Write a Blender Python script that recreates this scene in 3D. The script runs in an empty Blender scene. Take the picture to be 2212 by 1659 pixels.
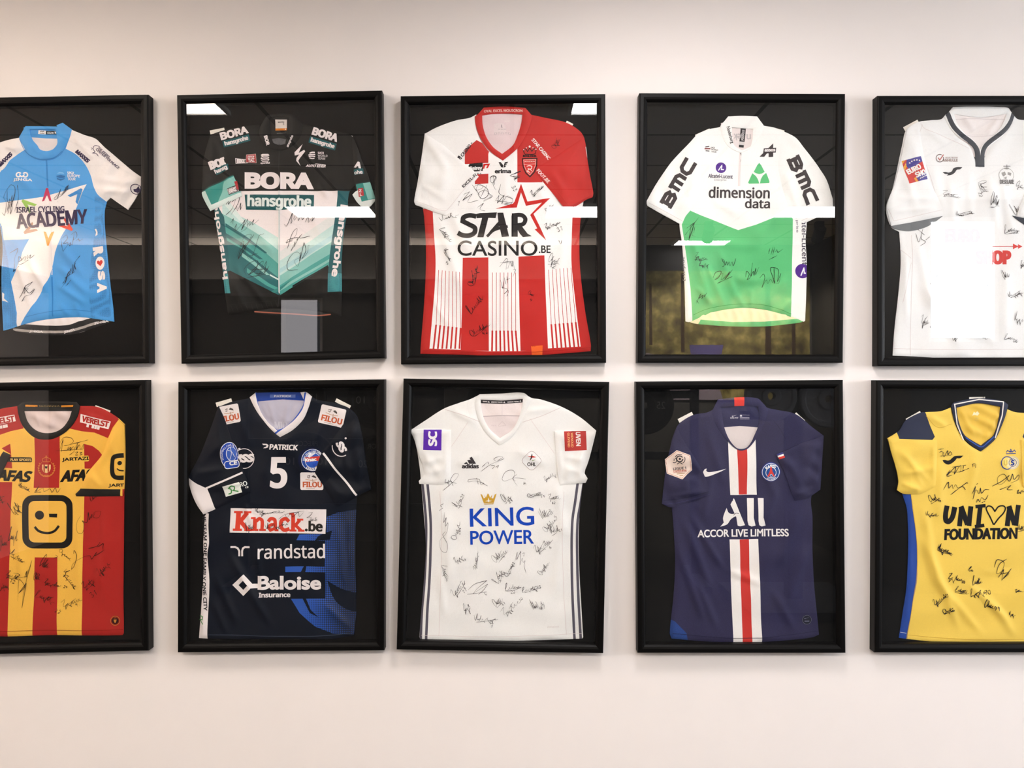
import bpy, bmesh, math, random, os
import numpy as np
from mathutils import Vector
from mathutils.geometry import delaunay_2d_cdt

# ------------------------------------------------------------------ camera, world, light, exposure
SC = bpy.context.scene
COL = SC.collection
F, CX, CY = 1750.0, 1106.0, 829.5          # focal length and centre of the 2212 x 1659 frame
D, CAMZ = 2.55, 1.5                        # camera to wall, camera height
cam_d = bpy.data.cameras.new('camera')
cam_d.sensor_fit = 'HORIZONTAL'
cam_d.angle_x = 2 * math.atan(1106.0 / F)
cam_d.clip_start = 0.02
cam = bpy.data.objects.new('camera', cam_d)
COL.objects.link(cam)
cam.location = (0, -D, CAMZ)
cam.rotation_euler = (math.radians(90), 0, 0)
SC.camera = cam
SC.view_settings.view_transform = 'Standard'
SC.view_settings.look = 'None'
SC.view_settings.gamma = 1.0
SC.view_settings.use_curve_mapping = False
SC.view_settings.exposure = 0.38
world = bpy.data.worlds.new('world')
SC.world = world
world.use_nodes = True
world.node_tree.nodes['Background'].inputs['Color'].default_value = (0.75, 0.85, 1.0, 1)
world.node_tree.nodes['Background'].inputs['Strength'].default_value = 0.15

ROOM = dict(x0=-4.4, x1=5.6, y1=-5.2, zc=2.82)

def area(name, loc, rot, sx, sy, power, col):
    l = bpy.data.lights.new(name, 'AREA')
    l.shape = 'RECTANGLE'; l.size = sx; l.size_y = sy; l.energy = power; l.color = col
    o = bpy.data.objects.new(name, l); COL.objects.link(o)
    o.location = loc; o.rotation_euler = rot
    return o
LIGHT_DATA = {}
# daylight that comes in through the window of the wall behind the camera, on the right
area('window_daylight', (3.24, -3.36, 2.25), (math.radians(-90), 0, math.radians(180)), 0.50, 0.84, 15, (0.92, 0.96, 1.0))
area('window_daylight', (5.52, -2.0, 1.75), (0, math.radians(90), 0), 1.2, 1.9, 135, (0.90, 0.94, 1.0))  # cool side light, from the added window in the east wall
area('window_daylight', (-2.0, -5.12, 1.92), (math.radians(-90), 0, math.radians(180)), 0.34, 0.74, 2.0, (1.0, 0.95, 0.98))

# added cove lamps in troughs on the rear and left walls, brightening the ceiling
area('added_cove_lamp', (-1.65, -5.08, 2.42), (math.radians(180), 0, 0), 4.9, 0.10, 45, (1.0, 0.88, 0.76))
area('added_cove_lamp', (-4.28, -2.6, 2.42), (math.radians(180), 0, 0), 0.10, 4.6, 120, (1.0, 0.84, 0.68))
# ------------------------------------------------------------------ helpers
def srgb(c):
    if isinstance(c, str):
        c = c.lstrip('#'); c = [int(c[i:i + 2], 16) for i in (0, 2, 4)]
    out = []
    for v in c[:3]:
        v = v / 255.0
        out.append(v / 12.92 if v <= 0.04045 else ((v + 0.055) / 1.055) ** 2.4)
    return (*out, 1.0)

MATS = {}
def new_mat(name):
    m = bpy.data.materials.new(name); m.use_nodes = True
    nt = m.node_tree
    return m, nt, nt.nodes['Principled BSDF']

def set_in(b, **kw):
    for k, v in kw.items():
        k = k.replace('_', ' ')
        if k in b.inputs: b.inputs[k].default_value = v

def noise_tint(nt, b, col, scale, amount, coord='Object', stretch=(1, 1, 1), detail=3):
    tc = nt.nodes.new('ShaderNodeTexCoord')
    mp = nt.nodes.new('ShaderNodeMapping'); mp.inputs['Scale'].default_value = stretch
    nz = nt.nodes.new('ShaderNodeTexNoise'); nz.inputs['Scale'].default_value = scale; nz.inputs['Detail'].default_value = detail
    mx = nt.nodes.new('ShaderNodeMix'); mx.data_type = 'RGBA'
    lo = [max(0, c * (1 - amount)) for c in col[:3]] + [1]
    hi = [min(1, c * (1 + amount)) for c in col[:3]] + [1]
    mx.inputs[6].default_value = lo; mx.inputs[7].default_value = hi
    nt.links.new(tc.outputs[coord], mp.inputs['Vector'])
    nt.links.new(mp.outputs[0], nz.inputs['Vector'])
    nt.links.new(nz.outputs['Fac'], mx.inputs[0])
    nt.links.new(mx.outputs[2], b.inputs['Base Color'])
    return nz, mx

def bump(nt, b, nz, strength, dist):
    bp = nt.nodes.new('ShaderNodeBump'); bp.inputs['Strength'].default_value = strength; bp.inputs['Distance'].default_value = dist
    nt.links.new(nz.outputs['Fac'], bp.inputs['Height'])
    nt.links.new(bp.outputs[0], b.inputs['Normal'])

def cloth(col, kind='knit'):
    key = (col, kind)
    if key in MATS: return MATS[key]
    m, nt, b = new_mat('%s_%s' % (kind, str(col).lstrip('#')))
    c = tuple(min(0.93, v * 1.1) for v in srgb(col)[:3]) + (1.0,)
    if kind == 'knit':
        nz, mx = noise_tint(nt, b, c, 420, 0.10)
        set_in(b, Roughness=0.62, Specular_IOR_Level=0.3)
        if 'Sheen Weight' in b.inputs: b.inputs['Sheen Weight'].default_value = 0.04
    elif kind == 'satin':
        nz, mx = noise_tint(nt, b, c, 300, 0.06)
        set_in(b, Roughness=0.5, Specular_IOR_Level=0.18)
    elif kind == 'heather':
        nz, mx = noise_tint(nt, b, c, 520, 0.45, detail=4)
        set_in(b, Roughness=0.7, Specular_IOR_Level=0.25)
    elif kind == 'mesh':                     # open knit with small holes
        tc = nt.nodes.new('ShaderNodeTexCoord')
        vo = nt.nodes.new('ShaderNodeTexVoronoi'); vo.inputs['Scale'].default_value = 330
        vo.inputs['Randomness'].default_value = 0.15
        rp = nt.nodes.new('ShaderNodeValToRGB')
        rp.color_ramp.elements[0].position = 0.25; rp.color_ramp.elements[1].position = 0.5
        rp.color_ramp.elements[0].color = (c[0] * .35, c[1] * .4, c[2] * .5, 1); rp.color_ramp.elements[1].color = c
        nt.links.new(tc.outputs['Object'], vo.inputs['Vector'])
        nt.links.new(vo.outputs['Distance'], rp.inputs[0])
        nt.links.new(rp.outputs[0], b.inputs['Base Color'])
        set_in(b, Roughness=0.6, Specular_IOR_Level=0.3)
    elif kind == 'print':
        nz, mx = noise_tint(nt, b, c, 200, 0.04)
        set_in(b, Roughness=0.6, Specular_IOR_Level=0.15)
    elif kind == 'ink':
        nz, mx = noise_tint(nt, b, c, 150, 0.2)
        set_in(b, Roughness=0.6, Specular_IOR_Level=0.2)
    MATS[key] = m
    return m

def tag(o, label=None, category=None, group=None, kind=None):
    if label: o['label'] = label
    if category: o['category'] = category
    if group: o['group'] = group
    if kind: o['kind'] = kind
    return o

def empty(name, loc, label, category, group=None):
    o = bpy.data.objects.new(name, None); COL.objects.link(o)
    o.location = loc; o.empty_display_size = 0.05
    return tag(o, label, category, group)

def mesh_obj(name, verts, faces, mats, parent=None, fmat=None, smooth=False, flat=None):
    me = bpy.data.meshes.new(name)
    me.from_pydata([tuple(map(float, v)) for v in verts], [], [tuple(int(i) for i in f) for f in faces])
    for m in (mats if isinstance(mats, (list, tuple)) else [mats]): me.materials.append(m)
    if fmat is not None: me.polygons.foreach_set('material_index', np.asarray(fmat, dtype=np.int32))
    if smooth:
        s = np.ones(len(faces), dtype=bool)
        if flat is not None: s[flat:] = False
        me.polygons.foreach_set('use_smooth', s)
    me.update()
    o = bpy.data.objects.new(name, me); COL.objects.link(o)
    if parent is not None: o.parent = parent
    return o

def box_vf(x0, x1, y0, y1, z0, z1, off=0):
    v = [(x0, y0, z0), (x1, y0, z0), (x1, y1, z0), (x0, y1, z0), (x0, y0, z1), (x1, y0, z1), (x1, y1, z1), (x0, y1, z1)]
    f = [(0, 3, 2, 1), (4, 5, 6, 7), (0, 1, 5, 4), (1, 2, 6, 5), (2, 3, 7, 6), (3, 0, 4, 7)]
    return v, [tuple(i + off for i in q) for q in f]

def boxes(name, bl, mat, parent=None):
    V, Fc = [], []
    for b in bl:
        v, f = box_vf(*b, off=len(V)); V += v; Fc += f
    return mesh_obj(name, V, Fc, mat, parent)

# --------------------------------------------------------------- 2-D geometry
def crom(pts, closed=True, step=12.0, corner=50):
    """smooth curve through pts; sharp turns stay corners; sampled about every step"""
    P = [np.array(p[:2], float) for p in pts]; n = len(P)
    cs = math.cos(math.radians(corner)); isc = []
    for i in range(n):
        if not closed and i in (0, n - 1): isc.append(True); continue
        a = P[i] - P[i - 1]; b = P[(i + 1) % n] - P[i]
        la, lb = np.hypot(*a), np.hypot(*b)
        isc.append(la < 1e-6 or lb < 1e-6 or a @ b / (la * lb) < cs)
    out = []
    for i in range(n if closed else n - 1):
        p1, p2 = P[i], P[(i + 1) % n]
        L = np.hypot(*(p2 - p1))
        t1 = (p2 - p1) if isc[i] else None
        t2 = (p2 - p1) if isc[(i + 1) % n] else None
        if t1 is None:
            p0 = P[i - 1]; l0 = np.hypot(*(p1 - p0)); t1 = (p2 - p0) / (l0 + L) * L
        if t2 is None:
            p3 = P[(i + 2) % n]; l3 = np.hypot(*(p3 - p2)); t2 = (p3 - p1) / (l3 + L) * L
        k = max(1, int(round(L / step)))
        for j in range(k):
            t = j / k; t_2, t_3 = t * t, t * t * t
            out.append((2 * t_3 - 3 * t_2 + 1) * p1 + (t_3 - 2 * t_2 + t) * t1 + (-2 * t_3 + 3 * t_2) * p2 + (t_3 - t_2) * t2)
    if not closed: out.append(P[-1])
    return np.array(out)

def straight(pts, step=12.0, closed=True):
    P = [np.array(p[:2], float) for p in pts]; n = len(P); out = []
    for i in range(n if closed else n - 1):
        a, b = P[i], P[(i + 1) % n]
        k = max(1, int(math.ceil(np.hypot(*(b - a)) / step)))
        for j in range(k): out.append(a + (b - a) * j / k)
    if not closed: out.append(P[-1])
    return np.array(out)

def inside(Q, loops):
    r = np.zeros(len(Q), bool)
    x, y = Q[:, 0:1], Q[:, 1:2]
    for L in loops:
        x0, y0 = L[:, 0][None], L[:, 1][None]
        x1, y1 = np.roll(L[:, 0], -1)[None], np.roll(L[:, 1], -1)[None]
        with np.errstate(divide='ignore', invalid='ignore'):
            c = ((y0 > y) != (y1 > y)) & (x < (x1 - x0) * (y - y0) / (y1 - y0) + x0)
        r ^= (c.sum(1) % 2).astype(bool)
    return r

def dist_loops(Q, loops):
    d = np.full(len(Q), 1e9)
    for L in loops:
        a = L; b = np.roll(L, -1, 0); ab = b - a; l2 = (ab ** 2).sum(1) + 1e-12
        for s in range(0, len(Q), 4000):
            q = Q[s:s + 4000]
            ap = q[:, None, :] - a[None]
            t = np.clip((ap * ab[None]).sum(2) / l2[None], 0, 1)
            dd = ((ap - t[..., None] * ab[None]) ** 2).sum(2).min(1)
            d[s:s + 4000] = np.minimum(d[s:s + 4000], np.sqrt(dd))
    return d

def patch(loops, regions, step):
    """triangulate the even-odd area of loops, with region borders as edges; returns verts, tris, region index (-1: none)"""
    allp, edges = [], []
    def add(L):
        o = len(allp); allp.extend(map(tuple, L)); n = len(L)
        edges.extend((o + i, o + (i + 1) % n) for i in range(n))
    for L in loops: add(L)
    for _, ls in regions:
        for L in ls: add(L)
    A = np.concatenate(loops); mn, mx = A.min(0), A.max(0)
    gx = np.arange(mn[0] + step * .4, mx[0], step); rows = np.arange(mn[1] + step * .4, mx[1], step * .87)
    if len(gx) and len(rows):
        G = np.array([(x + (step / 2 if j % 2 else 0), y) for j, y in enumerate(rows) for x in gx])
        G = G[inside(G, loops)]
        if len(G): G = G[dist_loops(G, loops + [L for _, ls in regions for L in ls]) > step * .4]
        allp.extend(map(tuple, G))
    V, _, T = delaunay_2d_cdt([Vector((p[0], p[1])) for p in allp], edges, [], 0, 1e-4)[:3]
    V = np.array([tuple(v) for v in V]); T = np.array([t for t in T if len(t) == 3])
    c = V[T].mean(1)
    T = T[inside(c, loops)]; c = V[T].mean(1)
    R = np.full(len(T), -1)
    for k, (_, ls) in enumerate(regions): R[inside(c, ls)] = k
    # counter-clockwise seen from the front (y grows downward in the picture)
    a, b, d = V[T[:, 0]], V[T[:, 1]], V[T[:, 2]]
    cr = (b[:, 0] - a[:, 0]) * (d[:, 1] - a[:, 1]) - (b[:, 1] - a[:, 1]) * (d[:, 0] - a[:, 0])
    f = cr > 0
    T[f] = T[f][:, ::-1]
    return V, T, R

# --------------------------------------------------------------- lettering
FONTS = {'B': None}
def font(k):
    if k in FONTS: return FONTS[k]
    fn = 'NotoSansMath-Regular.woff2'; k = 'N'
    if k in FONTS: return FONTS[k]
    try:
        FONTS[k] = bpy.data.fonts.load(os.path.join(bpy.utils.resource_path('LOCAL'), 'datafiles', 'fonts', fn))
    except Exception:
        FONTS[k] = None
    return FONTS[k]

TXT = {}
def glyphs(s, fk, spacing=1.0):
    key = (s, fk, spacing)
    if key in TXT: return TXT[key]
    cu = bpy.data.curves.new('txt', 'FONT'); cu.body = s; cu.size = 1.0; cu.resolution_u = 5
    cu.space_character = spacing
    f = font(fk)
    if f: cu.font = f
    o = bpy.data.objects.new('txt', cu); COL.objects.link(o)
    dg = bpy.context.evaluated_depsgraph_get()
    me = o.evaluated_get(dg).to_mesh()
    V = np.array([tuple(v.co)[:2] for v in me.vertices]); T = [tuple(p.vertices) for p in me.polygons]
    o.evaluated_get(dg).to_mesh_clear()
    bpy.data.objects.remove(o); bpy.data.curves.remove(cu)
    # outline loops = edges used once
    cnt = {}
    for t in T:
        for i in range(len(t)):
            e = (t[i], t[(i + 1) % len(t)]); cnt[tuple(sorted(e))] = cnt.get(tuple(sorted(e)), 0) + 1
    nxt = {}
    for t in T:
        for i in range(len(t)):
            a, b = t[i], t[(i + 1) % len(t)]
            if cnt[tuple(sorted((a, b)))] == 1: nxt.setdefault(a, []).append(b)
    loops = []
    while nxt:
        a = next(iter(nxt)); L = [a]; b = nxt[a].pop()
        if not nxt[a]: del nxt[a]
        while b != a and b in nxt:
            L.append(b); c = nxt[b].pop()
            if not nxt[b]: del nxt[b]
            b = c
        if len(L) > 2: loops.append(V[L])
    TXT[key] = (V, T, loops)
    return TXT[key]

def ribbon(P, w, closed=False):
    """strip of width w along P; w may be an array"""
    P = np.asarray(P, float)
    if not closed and len(P) > 1:
        keep = np.r_[True, np.hypot(*(P[1:] - P[:-1]).T) > 1e-6]
        P = P[keep]
        if not np.isscalar(w): w = np.asarray(w)[keep]
    n = len(P)
    if n < 2: return np.zeros((0, 2)), []
    d = (np.roll(P, -1, 0) - P)
    if not closed: d[-1] = d[-2]
    d = d / (np.hypot(d[:, 0], d[:, 1])[:, None] + 1e-9)
    dp = np.roll(d, 1, 0)
    if not closed: dp[0] = d[0]
    t = d + dp; l = np.hypot(t[:, 0], t[:, 1])[:, None]
    t = np.where(l > 1e-3, t / np.maximum(l, 1e-3), d)
    nrm = np.stack([-t[:, 1], t[:, 0]], 1)
    k = 1.0 / np.maximum(0.6, np.abs((t * d).sum(1)))
    w = np.full(n, w) if np.isscalar(w) else w
    off = nrm * (k * w / 2)[:, None]
    V = np.concatenate([P + off, P - off])
    fs = []
    for i in range(n if closed else n - 1):
        j = (i + 1) % n
        fs.append((i, j, n + j)); fs.append((i, n + j, n + i))
    return V, fs

def fix_winding(V, T):
    T = np.array(T).reshape(-1, 3)
    a, b, d = V[T[:, 0]], V[T[:, 1]], V[T[:, 2]]
    cr = (b[:, 0] - a[:, 0]) * (d[:, 1] - a[:, 1]) - (b[:, 1] - a[:, 1]) * (d[:, 0] - a[:, 0])
    T[cr > 0] = T[cr > 0][:, ::-1]
    return T

def split_long(V, T, L):
    """halve triangle edges longer than L"""
    V = [tuple(v) for v in V]; T = [tuple(t) for t in T]
    for _ in range(7):
        mid = {}; out = []; ch = False
        def m(a, b):
            k = (a, b) if a < b else (b, a)
            if k not in mid:
                mid[k] = len(V); V.append(((V[a][0] + V[b][0]) / 2, (V[a][1] + V[b][1]) / 2))
            return mid[k]
        def lg(a, b): return (V[a][0] - V[b][0]) ** 2 + (V[a][1] - V[b][1]) ** 2 > L * L
        for a, b, c in T:
            f = (lg(a, b), lg(b, c), lg(c, a)); s = sum(f)
            if s == 0: out.append((a, b, c)); continue
            ch = True
            if s == 3:
                x, y, z = m(a, b), m(b, c), m(c, a); out += [(a, x, z), (x, b, y), (z, y, c), (x, y, z)]
            else:
                while not f[0]: a, b, c = b, c, a; f = (f[1], f[2], f[0])
                x = m(a, b)
                if s == 1: out += [(a, x, c), (x, b, c)]
                elif f[1]:
                    y = m(b, c); out += [(x, b, y), (a, x, y), (a, y, c)]
                else:
                    z = m(c, a); out += [(a, x, z), (x, b, c), (x, c, z)]
        T = out
        if not ch: break
    return np.array(V), np.array(T)

# --------------------------------------------------------------- garments
S_J = (D - 0.014) / F                      # metres per photograph pixel at the garments' depth

def arc(cx, cy, r, a0, a1, n=24, ry=None):
    ry = ry or r
    return [(cx + r * math.cos(math.radians(a0 + (a1 - a0) * i / n)), cy + ry * math.sin(math.radians(a0 + (a1 - a0) * i / n))) for i in range(n + 1)]
def circle(cx, cy, r, n=40, ry=None): return arc(cx, cy, r, 0, 360 * (n - 1) / n, n - 1, ry)
def rect(cx, cy, w, h, ang=0):
    c, s = math.cos(math.radians(ang)), math.sin(math.radians(ang))
    return [(cx + x * c - y * s, cy + x * s + y * c) for x, y in ((-w / 2, -h / 2), (w / 2, -h / 2), (w / 2, h / 2), (-w / 2, h / 2))]

RELIEF = 3.1
class Garment:
    def __init__(s, name, label, category, ox, oy, k, group=None, step=11.0):
        s.ox, s.oy, s.k, s.step = ox, oy, k, step
        s.panels = []; s.root = None; s.args = (name, label, category, group)
    def xz(s, P):
        P = np.asarray(P, float)
        return (s.ox + P[:, 0] * s.k - CX) * S_J, CAMZ - (s.oy + P[:, 1] * s.k - CY) * S_J
    def place(s, u, v):
        x, z = s.xz(np.array([(u, v)])); n, l, c, g = s.args
        s.loc = np.array([x[0], -0.009, z[0]])
        s.root = empty(n, s.loc, l, c, g)
    def co(s, P, h):
        x, z = s.xz(P)
        return np.stack([x, np.full(len(P), 0.0) - h * 0.001, z], 1) - s.loc
    def panel(s, *a, **k): return Panel(s, *a, **k)

class Panel:
    def __init__(s, J, name, outline, col, base=9.6, th=2.6, regions=(), folds=(), wr=(0.5, 260, 1), edge=8, holes=(),
                 kind='knit', parent=None, label=None, smooth=True, skirt=1.6, slope=None, corner=50, rk=None, wrdir=None):
        s.under = [q for q in J.panels if q.name == 'front_panel'] if name in ('sleeve', 'collar', 'cuff_lining') else []
        s.name = name; J.panels.append(s)
        s.J, s.base, s.th, s.edge, s.folds, s.slope = J, base, th, edge, list(folds), slope
        cv = crom if smooth else straight
        s.loops = [crom(outline, True, J.step, corner) if smooth else straight(outline, J.step)] + [crom(h, True, J.step) for h in holes]
        rng = random.Random(wr[2]); s.waves = []
        for i in range(6):
            a = rng.uniform(0, math.pi) if wrdir is None else math.radians(wrdir + rng.uniform(-22, 22))
            wl = wr[1] * rng.uniform(0.55, 1.5)
            s.waves.append((math.cos(a) * 6.283 / wl, math.sin(a) * 6.283 / wl, rng.uniform(0, 6.28), wr[0] * rng.uniform(.5, 1.1) / 2.2))
        regs = []
        for r in regions:
            c, ls = r[0], r[1]
            if not isinstance(ls[0][0], (tuple, list, np.ndarray)): ls = [ls]
            sm = len(r) > 2 and r[2]
            regs.append((c, [crom(l, True, J.step) if sm else straight(l, J.step) for l in ls]))
        V, T, R = patch(s.loops, regs, J.step)
        H = s.h(V)
        co = J.co(V, H)
        keys = [(col, kind)]
        fm = []
        rmap = {-1: 0}
        for i, (c, _) in enumerate(regs):
            k = c if isinstance(c, tuple) else (c, rk or kind)
            if k not in keys: keys.append(k)
            rmap[i] = keys.index(k)
        fm = [rmap[r] for r in R]
        # skirt along the border gives the cloth its thickness
        cnt = {}
        for t, m in zip(T, fm):
            for i in range(3):
                e = (t[i], t[(i + 1) % 3]); cnt.setdefault(tuple(sorted(e)), []).append((e, m))
        bd = [v[0] for v in cnt.values() if len(v) == 1]
        verts = [tuple(c) for c in co]; faces = [tuple(t) for t in T]; nflat = len(faces)
        vm = {}
        def dn(i, k):
            if (i, k) not in vm:
                x, y, z = co[i]; vm[(i, k)] = len(verts); verts.append((x, y + (skirt * .001 if k else 0), z))
            return vm[(i, k)]
        for (a, b), m in bd:
            faces.append((dn(b, 0), dn(a, 0), dn(a, 1), dn(b, 1))); fm.append(m)
        mats = [cloth(*k) if not isinstance(k[0], bpy.types.Material) else k[0] for k in keys]
        par = parent.obj if isinstance(parent, Panel) else (parent or J.root)
        s.obj = mesh_obj(name, verts, faces, mats, par, fm, smooth=True, flat=nflat)
        if label: s.obj['label'] = label
    def h(s, P):
        P = np.asarray(P, float)
        d = dist_loops(P, s.loops)
        rise = 1 - np.exp(-d / s.edge)
        h = s.base + s.th * rise
        w = np.zeros(len(P))
        for kx, ky, ph, a in s.waves: w += a * np.sin(P[:, 0] * kx + P[:, 1] * ky + ph)
        for f in s.folds:
            x0, y0, x1, y1, wd, am = f[:6]
            dx, dy = x1 - x0, y1 - y0; L = math.hypot(dx, dy); dx, dy = dx / L, dy / L
            t = ((P[:, 0] - x0) * dx + (P[:, 1] - y0) * dy) / L
            bow = f[6] if len(f) > 6 else 0
            q = (P[:, 0] - x0) * -dy + (P[:, 1] - y0) * dx - bow * 4 * t * (1 - t)
            e = np.clip(np.minimum(t, 1 - t) * 3.5, 0, 1); e = e * e * (3 - 2 * e)
            w += am * e * np.exp(-(q / wd) ** 2)
        h += RELIEF * w * np.clip(d / 26, 0.12, 1)
        if s.slope is not None:
            x0, y0, gx, gy = s.slope
            h += (P[:, 0] - x0) * gx + (P[:, 1] - y0) * gy
        h = np.maximum(h, 8.35)
        for q in s.under:
            i = inside(P, q.loops[:1])
            if i.any(): h[i] = np.maximum(h[i], q.h(P[i]) + 1.1 * rise[i] + 0.25)
        return h
    def pr(s, name, items, label=None, kind='print', sub=None, over=False):
        """one print, badge or piece of writing on this panel; items painted in order"""
        V, Fc, fm, keys = [], [], [], []
        for it in items:
            c = it['c']; lay = it.get('l', 0)
            if (c, kind) not in keys: keys.append((c, kind))
            mi = keys.index((c, kind))
            for P, T in it['g']:
                if len(T) == 0: continue
                P, T = split_long(P, T, 10.0)
                T = fix_winding(P, T)
                H = s.h(P)
                if over:
                    for q in s.J.panels:
                        if q is not s:
                            i = inside(P, q.loops[:1])
                            if i.any(): H[i] = np.maximum(H[i], q.h(P[i]))
                H = H + 0.45 + 0.22 * lay
                o = len(V); V.extend(map(tuple, s.J.co(P, H))); Fc.extend(tuple(t + o) for t in T); fm += [mi] * len(T)
        ob = mesh_obj(name, V, Fc, [cloth(*k) for k in keys], sub or s.obj, fm, smooth=True)
        if label: ob['label'] = label
        return ob

def poly(c, *loops, l=0, sm=False):
    ls = [crom(q, True, 6.0) if sm else straight(q, 14.0) for q in loops]
    V, T, R = patch(ls, [], 14.0)
    return dict(c=c, l=l, g=[(V, T)])
def line(c, pts, w, l=0, sm=True, closed=False):
    P = crom(pts, closed, 5.0, 75) if sm else straight(pts, 12.0, closed)
    return dict(c=c, l=l, g=[ribbon(P, w, closed)])
def text(s, cx, cy, w, h, ang=0, f='N', b=0.0, c='#222222', sh=0.0, l=0, sp=1.0, arcr=None, wave=None):
    """s fitted into an ink box w x h centred at cx, cy; b: extra stroke weight in units of h; arcr: bend to a radius"""
    V, T, loops = glyphs(s, f, sp)
    mn, mx = V.min(0), V.max(0); sz = np.maximum(mx - mn, 1e-6)
    bw = b * h * 0.62; ax = 1.35
    def M0(P):
        q = (P - (mn + mx) / 2) / sz
        return np.stack([q[:, 0] * (w - bw * ax), -q[:, 1] * (h - bw)], 1)
    def M(P):
        x, y = P[:, 0] - sh * P[:, 1], P[:, 1]
        if arcr:
            a = x / abs(arcr); r = abs(arcr) - y * (1 if arcr > 0 else -1)
            if arcr > 0: x, y = r * np.sin(a), abs(arcr) - r * np.cos(a)
            else: x, y = r * np.sin(a), r * np.cos(a) - abs(arcr)
        if wave: y = y + wave(x)
        ca, sa = math.cos(math.radians(ang)), math.sin(math.radians(ang))
        return np.stack([cx + x * ca - y * sa, cy + x * sa + y * ca], 1)
    T3 = []
    for t in T:
        for i in range(1, len(t) - 1): T3.append((t[0], t[i], t[i + 1]))
    g = [(M(M0(V)), np.array(T3))]
    if b > 0:
        for L in loops:
            Q = M0(L) / np.array([ax, 1.0]); RV, RT = ribbon(Q, bw, True)
            if len(RV): g.append((M(RV * np.array([ax, 1.0])), RT))
    return dict(c=c, l=l, g=g)

DIG = {'0': [[(.5, 0), (.1, .3), (.2, .9), (.6, 1), (.9, .6), (.8, .1), (.5, 0)]], '1': [[(.3, .25), (.6, 0), (.5, 1)]],
       '2': [[(.1, .25), (.5, 0), (.85, .3), (.1, 1), (.95, .95)]], '3': [[(.15, .1), (.6, 0), (.8, .25), (.4, .45), (.9, .7), (.5, 1), (.1, .9)]],
       '4': [[(.3, 0), (.1, .55), (.9, .5)], [(.7, .2), (.6, 1)]], '5': [[(.9, 0), (.3, .05), (.2, .45), (.8, .55), (.7, .95), (.1, .95)]],
       '6': [[(.7, 0), (.2, .5), (.3, .95), (.8, .85), (.7, .5), (.25, .65)]], '7': [[(.1, .05), (.9, 0), (.4, 1)], [(.25, .5), (.75, .5)]],
       '8': [[(.6, .45), (.2, .2), (.5, 0), (.8, .2), (.2, .75), (.5, 1), (.85, .75), (.45, .42)]], '9': [[(.8, .25), (.4, 0), (.2, .35), (.7, .4), (.85, .1), (.7, 1)]],
       '#': [[(.3, 0), (.2, 1)], [(.7, 0), (.6, 1)], [(0, .35), (1, .3)], [(0, .7), (1, .65)]], '.': [[(.4, .9), (.5, 1)]]}

def scrawl(rng, n, tall=.8):
    """an invented pen flourish that reads as a handwritten signature: lists of points in a unit box"""
    S = []; x = 0.0; P = []
    big = rng.choice('LOZV')
    if big == 'L': P += [(.0, -.2), (.12, .9), (.2, 1.), (.15, .6), (.02, -.1), (.25, 0)]
    elif big == 'O': P += [(.22, .75), (.08, .85), (-.02, .3), (.1, -.1), (.26, .3), (.2, .8), (.28, .1)]
    elif big == 'Z': P += [(.0, .75), (.25, .95), (.05, .1), (.3, .1), (.12, -.45), (.2, .1)]
    else: P += [(.0, .8), (.1, 0.), (.22, 1.05), (.2, .2), (.28, .1)]
    x = .3
    for i in range(n):
        w = rng.uniform(.10, .2)
        k = rng.random()
        hh = rng.uniform(.22, .42) if k < .6 else (rng.uniform(.7, 1.0) * tall if k < .82 else -rng.uniform(.3, .6))
        P += [(x + w * .55, hh), (x + w * .25, hh * .8), (x + w * .5, .02 + rng.uniform(-.06, .06))]
        x += w
    P += [(x + rng.uniform(.05, .2), rng.uniform(-.1, .35))]
    S.append(P)
    if rng.random() < .55: S.append([(rng.uniform(-.05, .25), rng.uniform(-.35, -.15)), (x * .6, rng.uniform(-.2, -.05)), (x + rng.uniform(-.1, .1), rng.uniform(-.15, .25))])
    if rng.random() < .4: S.append([(x * rng.uniform(.2, .5), rng.uniform(.1, .3)), (x * rng.uniform(.6, 1), rng.uniform(.5, .8))])
    A = np.concatenate([np.array(p) for p in S]); mn, mx = A.min(0), A.max(0)
    return [[((p[0] - mn[0]) / (mx[0] - mn[0]) - .5, .5 - (p[1] - mn[1]) / (mx[1] - mn[1])) for p in q] for q in S]

def sign(panel, cx, cy, w, h, ang=0, seed=1, n=5, num='', nx=0, ny=0, ns=14, lw=2.6, c='#232326', pts=None, name='autograph'):
    """one autograph; pts: traced pen strokes in panel units, otherwise an invented flourish in the box"""
    rng = random.Random(seed); items = []
    ca, sa = math.cos(math.radians(ang)), math.sin(math.radians(ang))
    strokes = pts
    if strokes is None:
        strokes = [[(cx + (p[0] * w) * ca - (p[1] * h) * sa, cy + (p[0] * w) * sa + (p[1] * h) * ca) for p in q] for q in scrawl(rng, n)]
    for i, d in enumerate(num):
        for q in DIG.get(d, ()):
            strokes = strokes + [[(nx + (i * ns * .85 + p[0] * ns * .7) * ca - (p[1] * ns) * sa, ny + (i * ns * .85 + p[0] * ns * .7) * sa + p[1] * ns * ca) for p in q]]
    for q in strokes:
        P = crom(q, False, 3.0, 150)
        t = np.linspace(0, 1, len(P))
        wd = lw * (0.8 + 0.35 * np.sin(t * 9 + seed)) * np.clip(np.minimum(t, 1 - t) * 12 + .45, 0, 1)
        items.append(dict(c=c, l=3, g=[ribbon(P, wd)]))
    return panel.pr(name, items, kind='ink')
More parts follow.
